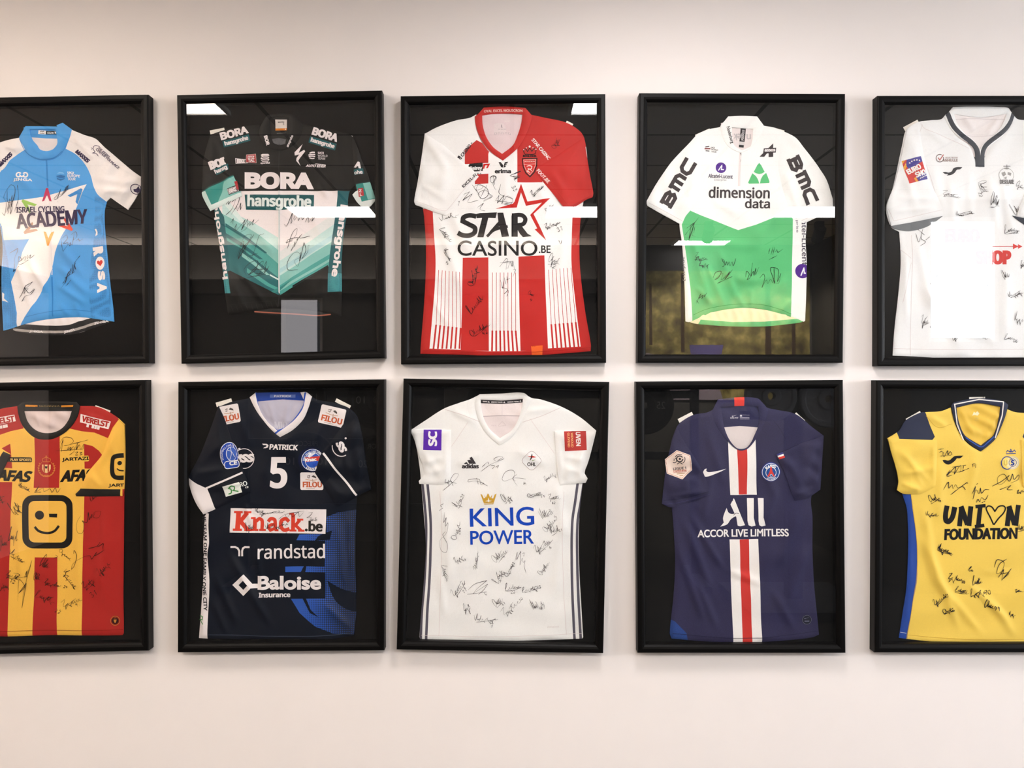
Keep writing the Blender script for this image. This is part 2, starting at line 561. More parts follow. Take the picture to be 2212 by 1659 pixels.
# ------------------------------------------------------------------ the room
def paint(name, col, rough=0.6, scale=6, amt=0.02, bumps=0.08, spec=0.3, dist=0.0006):
    m, nt, b = new_mat(name)
    nz, mx = noise_tint(nt, b, srgb(col), scale, amt)
    set_in(b, Roughness=rough, Specular_IOR_Level=spec)
    if bumps:
        n2 = nt.nodes.new('ShaderNodeTexNoise'); n2.inputs['Scale'].default_value = 260; n2.inputs['Detail'].default_value = 2
        tc = nt.nodes.new('ShaderNodeTexCoord'); nt.links.new(tc.outputs['Object'], n2.inputs['Vector'])
        bump(nt, b, n2, bumps, dist)
    return m
def glow(name, col, st):
    m, nt, b = new_mat(name)
    set_in(b, Base_Color=(0.8, 0.8, 0.8, 1), Roughness=0.5)
    b.inputs['Emission Color'].default_value = (*col, 1); b.inputs['Emission Strength'].default_value = st
    return m

X0, X1, Y1, ZC = ROOM['x0'], ROOM['x1'], ROOM['y1'], ROOM['zc']
def struct(o): o['kind'] = 'structure'; return o
M_WALL = paint('wall_paint', (243, 236, 233), rough=0.75)
M_CEIL = paint('ceiling_tile', (226, 220, 214), rough=0.9)
M_FLOOR = paint('rubber_floor', (44, 42, 41), rough=0.7, scale=90, amt=0.5)
M_DARK = paint('dark_wall_paint', (70, 68, 66), rough=0.7)
M_TAN = paint('pale_wall_paint', (205, 188, 168), rough=0.8)
struct(boxes('wall_north', [(X0, X1, 0.0, 0.12, 0, ZC)], M_WALL))
struct(boxes('floor', [(X0, X1, Y1, 0.12, -0.1, 0)], M_FLOOR))
struct(boxes('wall_west', [(X0 - .12, X0, Y1, 0.12, 0, ZC)], M_WALL))
struct(boxes('wall_east', [(X1, X1 + .12, Y1, -3.0, 0, ZC), (X1, X1 + .12, -1.0, 0.12, 0, ZC), (X1, X1 + .12, -3.0, -1.0, 0, 1.1), (X1, X1 + .12, -3.0, -1.0, 2.4, ZC)], M_TAN))
struct(boxes('baseboard_north', [(X0, X1, -0.014, 0.0, 0, 0.09)], paint('skirting', (235, 232, 228), rough=0.5)))

# ceiling of lay-in tiles: one slab with grid bars
m, nt, b = new_mat('grid_ceiling')
tc = nt.nodes.new('ShaderNodeTexCoord'); br = nt.nodes.new('ShaderNodeTexBrick')
br.offset = 0.0; br.inputs['Scale'].default_value = 1.0
br.inputs['Brick Width'].default_value = 0.6; br.inputs['Row Height'].default_value = 0.6; br.inputs['Mortar Size'].default_value = 0.012
for k, c in (('Color1', (222, 214, 206)), ('Color2', (216, 209, 202)), ('Mortar', (120, 116, 112))): br.inputs[k].default_value = srgb(c)
nt.links.new(tc.outputs['Object'], br.inputs['Vector']); nt.links.new(br.outputs['Color'], b.inputs['Base Color'])
set_in(b, Roughness=0.9)
struct(boxes('ceiling', [(X0, X1, Y1, 0.12, ZC, ZC + .1)], m))

# lay-in light panels
M_LF = paint('light_frame_white', (235, 235, 232), rough=0.4)
def ceiling_light(x, y, sx, sy, mat, label):
    e = empty('ceiling_light', (x, y, ZC), label, 'ceiling light', 'ceiling light panels')
    t = .015
    boxes('frame', [(-sx / 2 - t, sx / 2 + t, -sy / 2 - t, -sy / 2, -.022, -.001), (-sx / 2 - t, sx / 2 + t, sy / 2, sy / 2 + t, -.022, -.001),
                    (-sx / 2 - t, -sx / 2, -sy / 2, sy / 2, -.022, -.001), (sx / 2, sx / 2 + t, -sy / 2, sy / 2, -.022, -.001)], M_LF, e)
    boxes('diffuser', [(-sx / 2, sx / 2, -sy / 2, sy / 2, -.016, -.004)], mat, e)
GLOW = [[glow('light_panel_warm', (1.0, 0.88, 0.76), p), glow('light_panel_white', (1.0, 0.96, 0.95), q)] for p, q in ((24.0, 8.0), (66.0, 37.0))]
LUM3 = glow('light_panel_bright', (1.0, 0.95, 0.93), 34.0)
ROWS = (('nearest the jersey wall', -1.14, 0.33, 0.55, (-3.7, -1.54, 0.45, 2.8, 4.7)), ('in the second row from the jersey wall', -3.64, 0.62, 0.40, (-1.36, 0.57, 2.34)))  # outermost panels of the first row are added out of view for extra light
for (ny, y, sx, sy, xs), (WARM, NEUT) in zip(ROWS, GLOW):
    for i, x in enumerate(xs):
        ceiling_light(x, y, sx, sy, LUM3 if x == 0.45 else WARM if x < 0 else NEUT, 'white ceiling light panel %s, %s from the left' % (ny, ['first', 'second', 'third', 'fourth', 'fifth'][i]))
ceiling_light(1.75, -4.98, 0.48, 0.26, NEUT, 'small white ceiling light panel close to the rear wall')

# the wall behind the camera: window openings, a doorway column and a forest picture
YJ = -3.3                                   # right of 2.85 m the rear wall stands further forward
struct(boxes('wall_south', [(X0, -2.2, Y1 - .12, Y1, 0, ZC), (-2.2, -1.8, Y1 - .12, Y1, 0, 1.52), (-2.2, -1.8, Y1 - .12, Y1, 2.32, ZC), (-1.8, 2.85, Y1 - .12, Y1, 0, ZC),
                            (2.85, 2.97, Y1, YJ - .12, 0, ZC), (2.85, 2.98, YJ - .12, YJ, 0, ZC), (2.98, 3.5, YJ - .12, YJ, 0, 1.80), (2.98, 3.5, YJ - .12, YJ, 2.70, ZC), (3.5, X1, YJ - .12, YJ, 0, ZC)], M_DARK))
M_TR = paint('trough_grey', (60, 58, 56), rough=0.6)  # both troughs are added, to hide the added cove lamps
e = empty('added_cove_trough', (-1.65, Y1, 2.34), 'long grey lighting trough added on the rear wall under the ceiling', 'added light trough')
boxes('trough', [(-2.5, 2.5, 0, .2, 0, .012), (-2.5, 2.5, .188, .2, .012, .13), (-2.5, -2.488, 0, .188, .012, .13), (2.488, 2.5, 0, .188, .012, .13)], M_TR, e)
e = empty('added_cove_trough', (X0, -2.6, 2.34), 'long grey lighting trough added on the left wall under the ceiling', 'added light trough')
boxes('trough', [(0, .2, -2.4, 2.4, 0, .012), (.188, .2, -2.4, 2.4, .012, .13), (0, .188, -2.4, -2.388, .012, .13), (0, .188, 2.388, 2.4, .012, .13)], M_TR, e)
M_WF = paint('window_frame_grey', (180, 178, 176), rough=0.4)
def window(name, x0, x1, z0, z1, Y1=Y1):
    f = .03
    w = struct(boxes(name, [(x0, x1, Y1 - .09, Y1 - .03, z0, z0 + f), (x0, x1, Y1 - .09, Y1 - .03, z1 - f, z1), (x0, x0 + f, Y1 - .09, Y1 - .03, z0 + f, z1 - f),
                            (x1 - f, x1, Y1 - .09, Y1 - .03, z0 + f, z1 - f)], M_WF))
window('window_1', 2.98, 3.50, 1.80, 2.70, YJ)
struct(boxes('window_added', [(X1 + .03, X1 + .09, -3.0, -1.0, 1.1, 1.15), (X1 + .03, X1 + .09, -3.0, -1.0, 2.35, 2.4), (X1 + .03, X1 + .09, -3.0, -2.95, 1.15, 2.35), (X1 + .03, X1 + .09, -1.05, -1.0, 1.15, 2.35)], M_WF))  # unseen east window, added to bring in cool light from the right
window('window_2', -2.2, -1.8, 1.52, 2.32)

# a wide printed forest picture on the rear wall, brightened by two added ceiling spots
def mural():
    m, nt, b = new_mat('forest_print')
    tc = nt.nodes.new('ShaderNodeTexCoord')
    n1 = nt.nodes.new('ShaderNodeTexNoise'); n1.inputs['Scale'].default_value = 9; n1.inputs['Detail'].default_value = 6
    rp = nt.nodes.new('ShaderNodeValToRGB'); e = rp.color_ramp.elements
    e[0].position = .3; e[0].color = srgb((78, 62, 36)); e[1].position = .7; e[1].color = srgb((188, 170, 104)); k = e.new(.5); k.color = srgb((128, 116, 62))
    nt.links.new(tc.outputs['Object'], n1.inputs['Vector']); nt.links.new(n1.outputs['Fac'], rp.inputs[0]); nt.links.new(rp.outputs[0], b.inputs['Base Color'])
    set_in(b, Roughness=.6)
    tr = paint('trunk_print', (74, 56, 40), bumps=0); rd = paint('road_print', (150, 138, 150), bumps=0, scale=14, amt=.15); lg = paint('leggings_print', (96, 88, 140), bumps=0); sk = paint('skin_print', (196, 178, 180), bumps=0)
    o = empty('wall_picture', (1.9, Y1, 1.35), 'wide printed forest picture with a road and running legs on the rear wall', 'picture')
    boxes('print', [(-.92, .92, 0, .02, 0, 1.22)], m, o)
    V, Fc, mi = [], [], []
    def quad(P, k, z):
        n = len(V); V.extend((x, .021 + z, y) for x, y in P); Fc.append(tuple(range(n, n + len(P)))[::-1]); mi.append(k)
    quad([(-.92, 0), (-.92, .5), (-.5, .42), (.0, .3), (.1, 0)], 1, .0005)
    for x, y0, y1, w in ((-.72, .55, 1.05, .05), (-.6, .52, 1.1, .03), (-.3, .45, 1.2, .035), (.5, .3, 1.1, .06), (.75, .2, 1.15, .04)): quad([(x, y0), (x + w, y0), (x + w * .7, y1), (x, y1)], 0, .001)
    quad([(-.22, .52), (.1, .52), (.06, .3), (.07, .1), (0, .1), (-.04, .3), (-.08, .1), (-.15, .1)], 2, .0015); quad([(-.04, .34), (.02, .4), (.05, .1), (.01, .1)], 3, .002); quad([(-.1, .3), (-.06, .28), (-.08, .1), (-.11, .1)], 3, .002)
    for f in range(len(Fc)): pass
    mesh_obj('printed_scene', V, Fc, [tr, rd, lg, sk], o, mi)
mural()
def spot(x, y, label):  # added spot that brightens the forest picture
    e = empty('ceiling_spot', (x, y, ZC), label, 'added spotlight')
    M_SP = MATS.setdefault('spot', paint('spot_black', (30, 30, 30), rough=.4))
    bm = bmesh.new(); bmesh.ops.create_cone(bm, cap_ends=True, segments=20, radius1=.045, radius2=.045, depth=.12)
    me = bpy.data.meshes.new('spot_head'); bm.to_mesh(me); bm.free(); me.materials.append(M_SP)
    o = bpy.data.objects.new('spot_head', me); COL.objects.link(o); o.parent = e; o.location = (0, -.01, -.1); o.rotation_euler = (math.radians(-48), 0, 0)
    boxes('mount', [(-.03, .03, -.03, .03, -.05, -.001)], M_SP, e)
    l = bpy.data.lights.new('added_spot_lamp', 'SPOT'); l.energy = 300; l.spot_size = math.radians(80); l.spot_blend = .6; l.shadow_soft_size = .03; l.color = (1, .9, .75)
    lo = bpy.data.objects.new('added_spot_lamp', l); COL.objects.link(lo); lo.parent = e; lo.location = (0, -.085, -.17); lo.rotation_euler = (math.radians(-42), 0, 0)
spot(1.6, -4.1, 'added black ceiling spot left of the other, aimed at the forest picture'); spot(2.5, -4.1, 'added black ceiling spot right of the other, aimed at the forest picture')

# gym weights behind the camera
M_PL = paint('rubber_plate', (34, 34, 35), rough=.5, scale=80, amt=.3); M_PG = paint('grey_plate', (120, 122, 128), rough=.4); M_ST = paint('rack_steel', (60, 62, 66), rough=.35)
def disc(name, r, y0, y1, mat, parent, hole=.026, dish=.0):
    prof = [(hole, y0), (hole, y1), (r * .35, y1), (r * .4, y1 - dish), (r * .78, y1 - dish), (r * .84, y1), (r * .97, y1), (r, y1 - .006), (r, y0 + .006), (r * .97, y0)]
    n = 40; V = []; Fc = []
    for i in range(n):
        a = 2 * math.pi * i / n
        V += [(math.cos(a) * p, q, math.sin(a) * p) for p, q in prof]
    k = len(prof)
    for i in range(n):
        for j in range(k): Fc.append((i * k + j, i * k + (j + 1) % k, ((i + 1) % n) * k + (j + 1) % k, ((i + 1) % n) * k + j))
    o = mesh_obj(name, V, Fc, mat, parent)
    bm = bmesh.new(); bm.from_mesh(o.data); bmesh.ops.recalc_face_normals(bm, faces=bm.faces); bm.to_mesh(o.data); bm.free()
    return o
def plate(x, y, z, r, mat, num, label):
    e = empty('weight_plate', (x, y, z), label, 'weight plate', 'weight plates on the rack')
    disc('disc', r, -.03, .03, mat, e, dish=.012)
    if num:
        for s, cx, cz, w, h in (('PRECOR', 0, r * .6, r * .8, r * .17), (num, r * .55, 0, r * .3, r * .25), (num, -r * .55, 0, r * .3, r * .25)):
            V, Fc = [], []; gv, gt, _ = glyphs(s, 'B'); mn, mx = gv.min(0), gv.max(0); n = len(V)
            q = (gv - (mn + mx) / 2) / (mx - mn)
            V += [(cx - a[0] * w, .0315 if cz else .0195, cz + a[1] * h) for a in q]; Fc += [tuple(n + i for i in t)[::-1] for t in gt]
            V = [(v[0], .0195 if abs(math.hypot(v[0], v[2]) / r - .59) < .19 else .0315, v[2]) for v in V]
            mesh_obj('lettering', V, Fc, MATS.setdefault('plate_print', paint('plate_print', (150, 150, 148), bumps=0)), e)
def rack(x, w, y, zs, label):
    e = empty('plate_rack', (x, y, 0), label, 'weight rack')
    for s in (-1, 1):
        boxes('post', [(s * w / 2 - .03, s * w / 2 + .03, -.16, -.1, 0, 1.55)], M_ST, e); boxes('foot', [(s * w / 2 - .03, s * w / 2 + .03, -.4, .3, 0, .05)], M_ST, e)
    for z in zs: boxes('crossbar', [(-w / 2, w / 2, -.15, -.11, z - .03, z + .03)], M_ST, e)
# glass for the frames and everything else: clear, with mirror reflection on its front
def glass_mat():
    m = bpy.data.materials.new('picture_glass'); m.use_nodes = True
    nt = m.node_tree; nt.nodes.clear()
    out = nt.nodes.new('ShaderNodeOutputMaterial'); mix = nt.nodes.new('ShaderNodeMixShader')
    tr = nt.nodes.new('ShaderNodeBsdfTransparent'); gl = nt.nodes.new('ShaderNodeBsdfGlossy'); gl.inputs['Roughness'].default_value = 0.0
    lw = nt.nodes.new('ShaderNodeLayerWeight'); lw.inputs['Blend'].default_value = 0.5
    geo = nt.nodes.new('ShaderNodeNewGeometry')
    pw = nt.nodes.new('ShaderNodeMath'); pw.operation = 'POWER'; pw.inputs[1].default_value = 5
    ma = nt.nodes.new('ShaderNodeMath'); ma.operation = 'MULTIPLY_ADD'; ma.inputs[1].default_value = 0.9; ma.inputs[2].default_value = 0.078
    ob = nt.nodes.new('ShaderNodeMath'); ob.operation = 'SUBTRACT'; ob.inputs[0].default_value = 1.0
    mu = nt.nodes.new('ShaderNodeMath'); mu.operation = 'MULTIPLY'
    nt.links.new(lw.outputs['Facing'], pw.inputs[0]); nt.links.new(pw.outputs[0], ma.inputs[0])
    nt.links.new(geo.outputs['Backfacing'], ob.inputs[1])
    nt.links.new(ma.outputs[0], mu.inputs[0]); nt.links.new(ob.outputs[0], mu.inputs[1])
    nt.links.new(mu.outputs[0], mix.inputs[0]); nt.links.new(tr.outputs[0], mix.inputs[1]); nt.links.new(gl.outputs[0], mix.inputs[2])
    nt.links.new(mix.outputs[0], out.inputs['Surface'])
    return m
M_GLASS = glass_mat()

# ------------------------------------------------------------------ frames
def frame_wood(name, stretch):
    m, nt, b = new_mat(name)
    nz, mx = noise_tint(nt, b, srgb((7, 6, 6)), 60, 0.5, stretch=stretch, detail=5)
    bump(nt, b, nz, 0.35, 0.0012)
    set_in(b, Roughness=0.45, Specular_IOR_Level=0.14)
    return m
M_RH = frame_wood('black_wood_across', (0.12, 1, 3.5)); M_RV = frame_wood('black_wood_upright', (3.5, 1, 0.12))
M_BOARD = paint('black_backing_card', (13, 13, 13), rough=0.75, scale=40, amt=0.15, spec=0.12)
DF = 0.038
PROFILE = [(0.0, .0), (0.0, .034), (0.04, .0368), (0.12, .038), (0.5, .0382), (0.74, .0365), (0.92, .0325), (1.0, .029), (1.0, .004)]
def picture_frame(q, label, mw=18.3):
    """q: outer corners of the front face, TL TR BR BL, in photograph pixels"""
    q = [np.array(p, float) for p in q]
    s = (D - DF) / F
    def wxz(p): return np.array([(p[0] - CX) * s, CAMZ - (p[1] - CY) * s])
    O = [wxz(p) for p in q]
    I = []
    for i in range(4):
        p, a, b = q[i], q[(i + 1) % 4], q[i - 1]
        I.append(wxz(p + (a - p) / np.hypot(*(a - p)) * mw + (b - p) / np.hypot(*(b - p)) * mw))
    root_xz = (O[2] + O[3]) / 2
    e = empty('picture_frame', (root_xz[0], 0, root_xz[1]), label, 'picture frame', 'black frames with jerseys on the wall')
    L = lambda x, y, z: (x - root_xz[0], y, z - root_xz[1])
    for i in range(4):
        j = (i + 1) % 4; V = []; Fc = []
        n = len(PROFILE)
        for (oo, ii) in ((O[i], I[i]), (O[j], I[j])):
            for t, dep in PROFILE:
                p = oo + (ii - oo) * t; V.append(L(p[0], -dep, p[1]))
        for k in range(n):
            k2 = (k + 1) % n
            Fc.append((k, k2, n + k2, n + k))
        Fc.append(tuple(range(n))[::-1]); Fc.append(tuple(range(n, 2 * n)))
        o = mesh_obj('rail', V, Fc, M_RH if i % 2 == 0 else M_RV, e)
        bm = bmesh.new(); bm.from_mesh(o.data); bmesh.ops.recalc_face_normals(bm, faces=bm.faces)
        bmesh.ops.bevel(bm, geom=[ed for ed in bm.edges if ed.calc_face_angle(0) > .2 and ed.calc_length() > .2], offset=.0006, segments=1, affect='EDGES')
        bm.to_mesh(o.data); bm.free()
    def quad_slab(name, t, d0, d1, mat):
        P = [O[i] + (I[i] - O[i]) * t for i in range(4)]
        V = [L(p[0], -d0, p[1]) for p in P] + [L(p[0], -d1, p[1]) for p in P]
        o = mesh_obj(name, V, [(0, 1, 2, 3), (7, 6, 5, 4), (0, 4, 5, 1), (1, 5, 6, 2), (2, 6, 7, 3), (3, 7, 4, 0)], mat, e)
        bm = bmesh.new(); bm.from_mesh(o.data); bmesh.ops.recalc_face_normals(bm, faces=bm.faces); bm.to_mesh(o.data); bm.free()
    quad_slab('backing_board', 1.02, 0.004, 0.008, M_BOARD)
    quad_slab('glass_pane', 1.0, 0.0265, 0.0285, M_GLASS)
    return e

FRAMES = [
 ([(-121, 211.8), (319.6, 203.5), (323.3, 784.3), (-118, 792)], 'black wooden frame around the blue and white cycling jersey, leftmost of the upper row'),
 ([(381.4, 204.7), (824.9, 194.4), (831, 773.5), (390.9, 785.6)], 'black wooden frame around the black and teal cycling jersey, tilted slightly'),
 ([(865, 206.8), (1307.9, 202.3), (1309.8, 783.6), (865.7, 787)], 'black wooden frame around the red and white striped jersey'),
 ([(1381.3, 200.5), (1826.5, 202), (1821.6, 783.6), (1377.2, 783.6)], 'black wooden frame around the white and green cycling jersey'),
 ([(1896.2, 206.1), (2339, 206), (2339, 790), (1895.4, 790.7)], 'black wooden frame around the white jersey with navy neck trim, rightmost of the upper row'),
 ([(-126, 828.5), (315.1, 820.6), (320.3, 1406.3), (-121, 1416)], 'black wooden frame around the yellow and red striped jersey, leftmost of the lower row'),
 ([(384.2, 825), (830.5, 819.4), (829.8, 1405.6), (383.1, 1410)], 'black wooden frame around the dark navy volleyball jersey with the number 5'),
 ([(871.3, 817.6), (1316.5, 825), (1303.4, 1411.9), (856.4, 1403.7)], 'black wooden frame around the white signed jersey with blue chest lettering'),
 ([(1374.2, 824.3), (1821.7, 820.6), (1827.3, 1411.2), (1377.6, 1411)], 'black wooden frame around the navy jersey with a red and white centre stripe'),
 ([(1893.2, 821.3), (2338, 822), (2336, 1410), (1889.8, 1410)], 'black wooden frame around the yellow jersey, rightmost of the lower row'),
]
for q, lab in FRAMES: picture_frame(q, lab)
# ------------------------------------------------------------------ drawing helpers for the garments
K = 480 / 1284
INK = '#222225'
def band(pts, w, sm=True):
    P = crom(pts, False, 12.0, 70) if sm else np.array(pts, float)
    V, _ = ribbon(P, w); n = len(V) // 2
    return [tuple(p) for p in V[:n]] + [tuple(p) for p in V[n:][::-1]]
def tf(pts, cx, cy, ang=0, sx=1.0, sy=None):
    sy = sx if sy is None else sy
    c, s = math.cos(math.radians(ang)), math.sin(math.radians(ang))
    return [(cx + x * sx * c - y * sy * s, cy + x * sx * s + y * sy * c) for x, y in pts]
def mirror(pts, ax): return [(2 * ax - x, y) for x, y in pts][::-1]
def rrect(cx, cy, w, h, r, ang=0):
    p = []
    for sx, sy, a in ((1, -1, -90), (1, 1, 0), (-1, 1, 90), (-1, -1, 180)):
        p += arc(sx * (w / 2 - r), sy * (h / 2 - r), r, a, a + 90, 5)
    return tf(p, cx, cy, ang)
def signs(panel, seed, rows, lw=2.6, c=INK):
    for i, r in enumerate(rows):
        if isinstance(r, list): sign(panel, 0, 0, 0, 0, pts=r, seed=seed + i, lw=lw, c=c); continue
        cx, cy, w, h, a, n = r[:6]
        num, nx, ny, ns = r[6:10] if len(r) > 6 else ('', 0, 0, 1)
        sign(panel, cx, cy, w, h, a, seed + i, n, num, nx, ny, ns, lw, c)
def tab(J, cx, cy, w, h, ang):
    return J.panel('mounting_tab', rect(cx, cy, w, h, ang), '#efe6dc', base=8.4, th=.3, smooth=False, wr=(0, 100, 1), label='white paper mounting tab')
def letters_block(c, word, cx, cy, w, h, ang, wt, l=0):
    """angular capitals built from straight heavy strokes"""
    G = {'B': ([[(.0, 0), (.72, 0), (.92, .2), (.8, .46), (.95, .72), (.78, 1), (.0, 1)], [(.2, 0), (.2, 1)], [(.2, .47), (.8, .47)]]),
         'M': ([[(-.1, 0), (.8, 0), (1, .22), (1, 1)], [(.1, 0), (.1, 1)], [(.55, 0), (.55, 1)]]),
         'C': ([[(1, 0), (.25, 0), (.05, .25), (.05, .75), (.25, 1), (1, 1)]])}
    n = len(word); out = []
    for i, ch in enumerate(word):
        for st in G[ch]:
            P = [(((i + p[0] * .78) / (n - .22) - .5) * w, (p[1] - .5) * (h - wt)) for p in st]
            out.append(line(c, tf(P, cx, cy, ang), wt, l, sm=False))
    return out

rack(-1.3, 1.5, -3.6, (.55, 1.05, 1.42), 'dark steel plate rack behind the camera on the left')
for x, z_, n, lab in ((-1.62, 1.40, '15', 'upper left'), (-1.02, 1.38, '10', 'upper right'), (-1.55, .92, '10', 'middle left'), (-1.0, .9, '20', 'middle right')):
    plate(x, -3.62, z_, .22, M_PL, n, 'black rubber weight plate %s on the left plate rack' % lab)
rack(.55, 1.7, -3.6, (.95, 1.42), 'dark steel plate rack behind the camera on the right')
for x, z_, n, lab in ((-.12, 1.36, '16', 'left'), (1.0, 1.34, '25', 'right')):
    plate(x, -3.62, z_, .22, M_PL, n, 'black rubber weight plate at the %s end of the right plate rack' % lab)
e = empty('pulley_machine', (1.9, -2.9, 0), 'grey gym machine with two round pulleys behind the camera', 'gym machine')
boxes('post', [(-.05, .05, -.12, -.04, 0, 1.5), (-.35, .45, -.12, -.06, 1.26, 1.32)], M_ST, e)
boxes('base', [(-.4, .4, -.5, .3, 0, .06)], M_ST, e)
o = disc('pulley', .19, -.03, .03, M_PG, e, dish=.012); o.location = (.2, 0, 1.4)
o = disc('pulley', .17, -.03, .03, M_PG, e, dish=.012); o.location = (-.18, 0, 1.42)
# ------------------------------------------------------------------ blue and white cycling jersey (upper row, first)
def jersey_blue_white():
    BL, W_, NV = '#4597da', '#efe6e5', '#2a2048'
    J = Garment('cycling_jersey', 'blue and white cycling jersey with coloured chevrons on the chest', 'jersey', 0, 190, K)
    J.place(300, 1425)
    bk = J.panel('back_panel', [(130, 225), (240, 218), (360, 225), (375, 290), (340, 355), (260, 375), (190, 345), (140, 290)], '#e2d8d8', base=8.6, th=1.2, wr=(.4, 130, 3), regions=[('#3f8fd2', [(100, 190), (400, 190), (400, 292), (260, 290), (170, 282), (100, 290)])])
    bk.pr('neck_label', [poly('#e9e4e2', rect(239, 254, 42, 22, 2)), line('#2a2a30', [(228, 252), (234, 247), (240, 252), (246, 247), (250, 252)], 3, l=1), line('#2a2a30', [(226, 260), (252, 261)], 2.5, l=1, sm=False), poly('#1e2026', rect(295, 256, 70, 20, 0)), text('SIZE', 288, 257, 40, 11, 2, 'N', .12, c='#e9e4e2', l=1), text('M', 319, 256, 12, 12, 0, 'N', .3, c='#e9e4e2', l=1)], label='white and black size label')
    HB = J.panel('back_hem', [(50, 1388), (110, 1368), (300, 1330), (480, 1325), (640, 1348), (590, 1368), (520, 1392), (430, 1420), (330, 1428), (200, 1425), (100, 1410)], '#e6dedd', base=8.6, th=1.6, wr=(1.0, 60, 5), wrdir=10, corner=45, edge=5,
            regions=[('#1d1d1f', band([(40, 1388), (150, 1396), (260, 1403), (390, 1400), (470, 1376), (560, 1352), (650, 1344)], 62)), ('#a9a19c', band([(70, 1396), (160, 1404), (260, 1409), (390, 1406), (470, 1384), (545, 1360)], 14))], label='back hem band')
    for a in ((204, 1408, 82, 15, 2), (398, 1404, 68, 16, -14), (582, 1354, 84, 16, -10)): HB.pr('hem_lettering', [text('JINGA', *a, 'I', .22, c=W_)])
    B = J.panel('front_panel', [(108, 285), (40, 300), (-20, 322), (-90, 380), (-110, 500), (-70, 620), (-40, 680), (-10, 770), (10, 900), (4, 1060), (5, 1200), (14, 1402), (60, 1390), (100, 1376), (200, 1348), (305, 1332), (400, 1325), (480, 1325), (560, 1336), (656, 1350), (650, 1270), (632, 1120), (618, 980), (606, 850), (600, 720), (614, 654), (640, 560), (610, 400), (560, 300), (480, 268), (410, 240), (380, 310), (350, 370), (262, 405), (180, 375), (140, 320)],
        BL, base=9.8, th=2.7, wr=(.6, 260, 101), corner=45,
        regions=[(W_, [(-200, 660), (0, 662), (250, 628), (501, 556), (478, 600), (440, 690), (400, 780), (350, 860), (318, 950), (290, 1080), (240, 1170), (205, 1232), (150, 1310), (120, 1360), (90, 1420), (96, 1300), (82, 1220), (62, 1120), (102, 1030), (140, 920), (166, 872), (100, 876), (20, 880), (10, 800), (-200, 760)]),
                 (W_, [(-160, 560), (-60, 500), (15, 470), (60, 410), (110, 375), (150, 352), (120, 260), (-200, 260)], True), (W_, [(378, 350), (440, 385), (490, 440), (520, 500), (550, 590), (612, 660), (700, 600), (600, 300), (420, 220)], True),
                 ((BL, 'mesh'), [(545, 620), (620, 655), (600, 850), (670, 1400), (520, 1330), (518, 1240), (512, 1060), (545, 850)]), ((BL, 'mesh'), [(-40, 720), (10, 800), (20, 880), (45, 1000), (62, 1130), (85, 1240), (96, 1390), (-40, 1420), (-10, 1000)])],
        folds=[(330, 880, 500, 1120, 22, 1.8), (320, 1010, 520, 1200, 20, 1.9), (310, 1120, 510, 1260, 18, 1.7), (70, 900, 200, 1330, 20, 1.5), (20, 800, 300, 1200, 20, 1.3), (140, 900, 290, 1240, 16, 1.4), (340, 860, 530, 760, 18, 1.2), (60, 480, 220, 620, 24, 1.2), (320, 440, 500, 560, 24, 1.0), (340, 1240, 400, 1320, 14, 1.3), (430, 1230, 460, 1325, 14, 1.2), (280, 640, 300, 1300, 8, .9), (420, 260, 540, 330, 14, 1.4), (440, 300, 560, 420, 16, 1.4)])
    Cc = J.panel('collar', [(145, 220), (108, 285), (135, 340), (165, 385), (210, 410), (262, 416), (310, 408), (350, 382), (380, 330), (402, 280), (412, 238), (360, 200), (325, 215), (330, 222), (240, 220)], BL, base=12.6, th=2.8, skirt=3, edge=7, wr=(.9, 90, 2), corner=42,
        holes=[[(170, 240), (245, 238), (318, 238), (326, 275), (330, 318), (318, 340), (300, 356), (262, 364), (225, 352), (212, 330), (195, 312), (180, 290)]], folds=[(190, 320, 230, 390, 10, 1.2), (330, 330, 290, 390, 10, 1.2)])
    Cc.pr('collar_edge', [line('#2f76b8', [(112, 295), (150, 370), (210, 405), (262, 412), (315, 402), (360, 365)], 2.5)])
    SR = [(412, 240), (470, 266), (556, 300), (600, 340), (645, 378), (700, 425), (760, 475), (812, 512), (808, 580), (780, 640), (738, 703), (690, 670), (636, 632), (612, 656), (560, 610), (535, 540), (515, 480), (478, 420), (430, 370), (384, 350), (400, 290)]
    R = J.panel('sleeve', SR, W_, base=11.6, th=2.7, skirt=2.6, wr=(1.0, 130, 103), corner=42, folds=[(450, 320, 560, 330, 14, 1.4), (540, 520, 800, 560, 20, 1.4), (560, 590, 780, 610, 18, 1.4), (600, 380, 540, 560, 18, 1.2), (620, 620, 780, 520, 16, 1.2), (430, 270, 470, 340, 14, 1.2)])
    SLf = [(108, 286), (40, 300), (-20, 322), (-90, 380), (-200, 480), (-280, 520), (-250, 640), (-190, 700), (-90, 640), (-60, 620), (-20, 520), (30, 440), (90, 390), (150, 352), (125, 320)]
    L = J.panel('sleeve', SLf, W_, base=11.6, th=2.7, skirt=2.6, wr=(1.0, 130, 107), corner=42, folds=[(20, 330, 110, 370, 14, 1.4)])
    R.pr('sleeve_lettering', [text('MAXXIS', 478, 395, 98, 25, 41, 'I', .26, c=NV, sh=.2), text('THE PERES', 600, 372, 88, 14, 44, 'N', .12, c=NV), text('CENTER FOR PEACE', 622, 408, 168, 15, 41, 'N', .12, c=NV), line(NV, [(575, 338), (550, 334), (540, 350), (552, 372), (538, 378), (560, 382), (572, 396), (560, 382)], 3.5), line(NV, [(528, 345), (536, 352), (530, 358)], 2.5)], over=True)
    R.pr('sleeve_badge', [line(NV, arc(785, 585, 28, 0, 359, 24), 4), poly(NV, [(770, 585), (785, 582), (800, 566), (808, 590), (795, 606), (772, 598)])], label='small round navy sleeve badge')
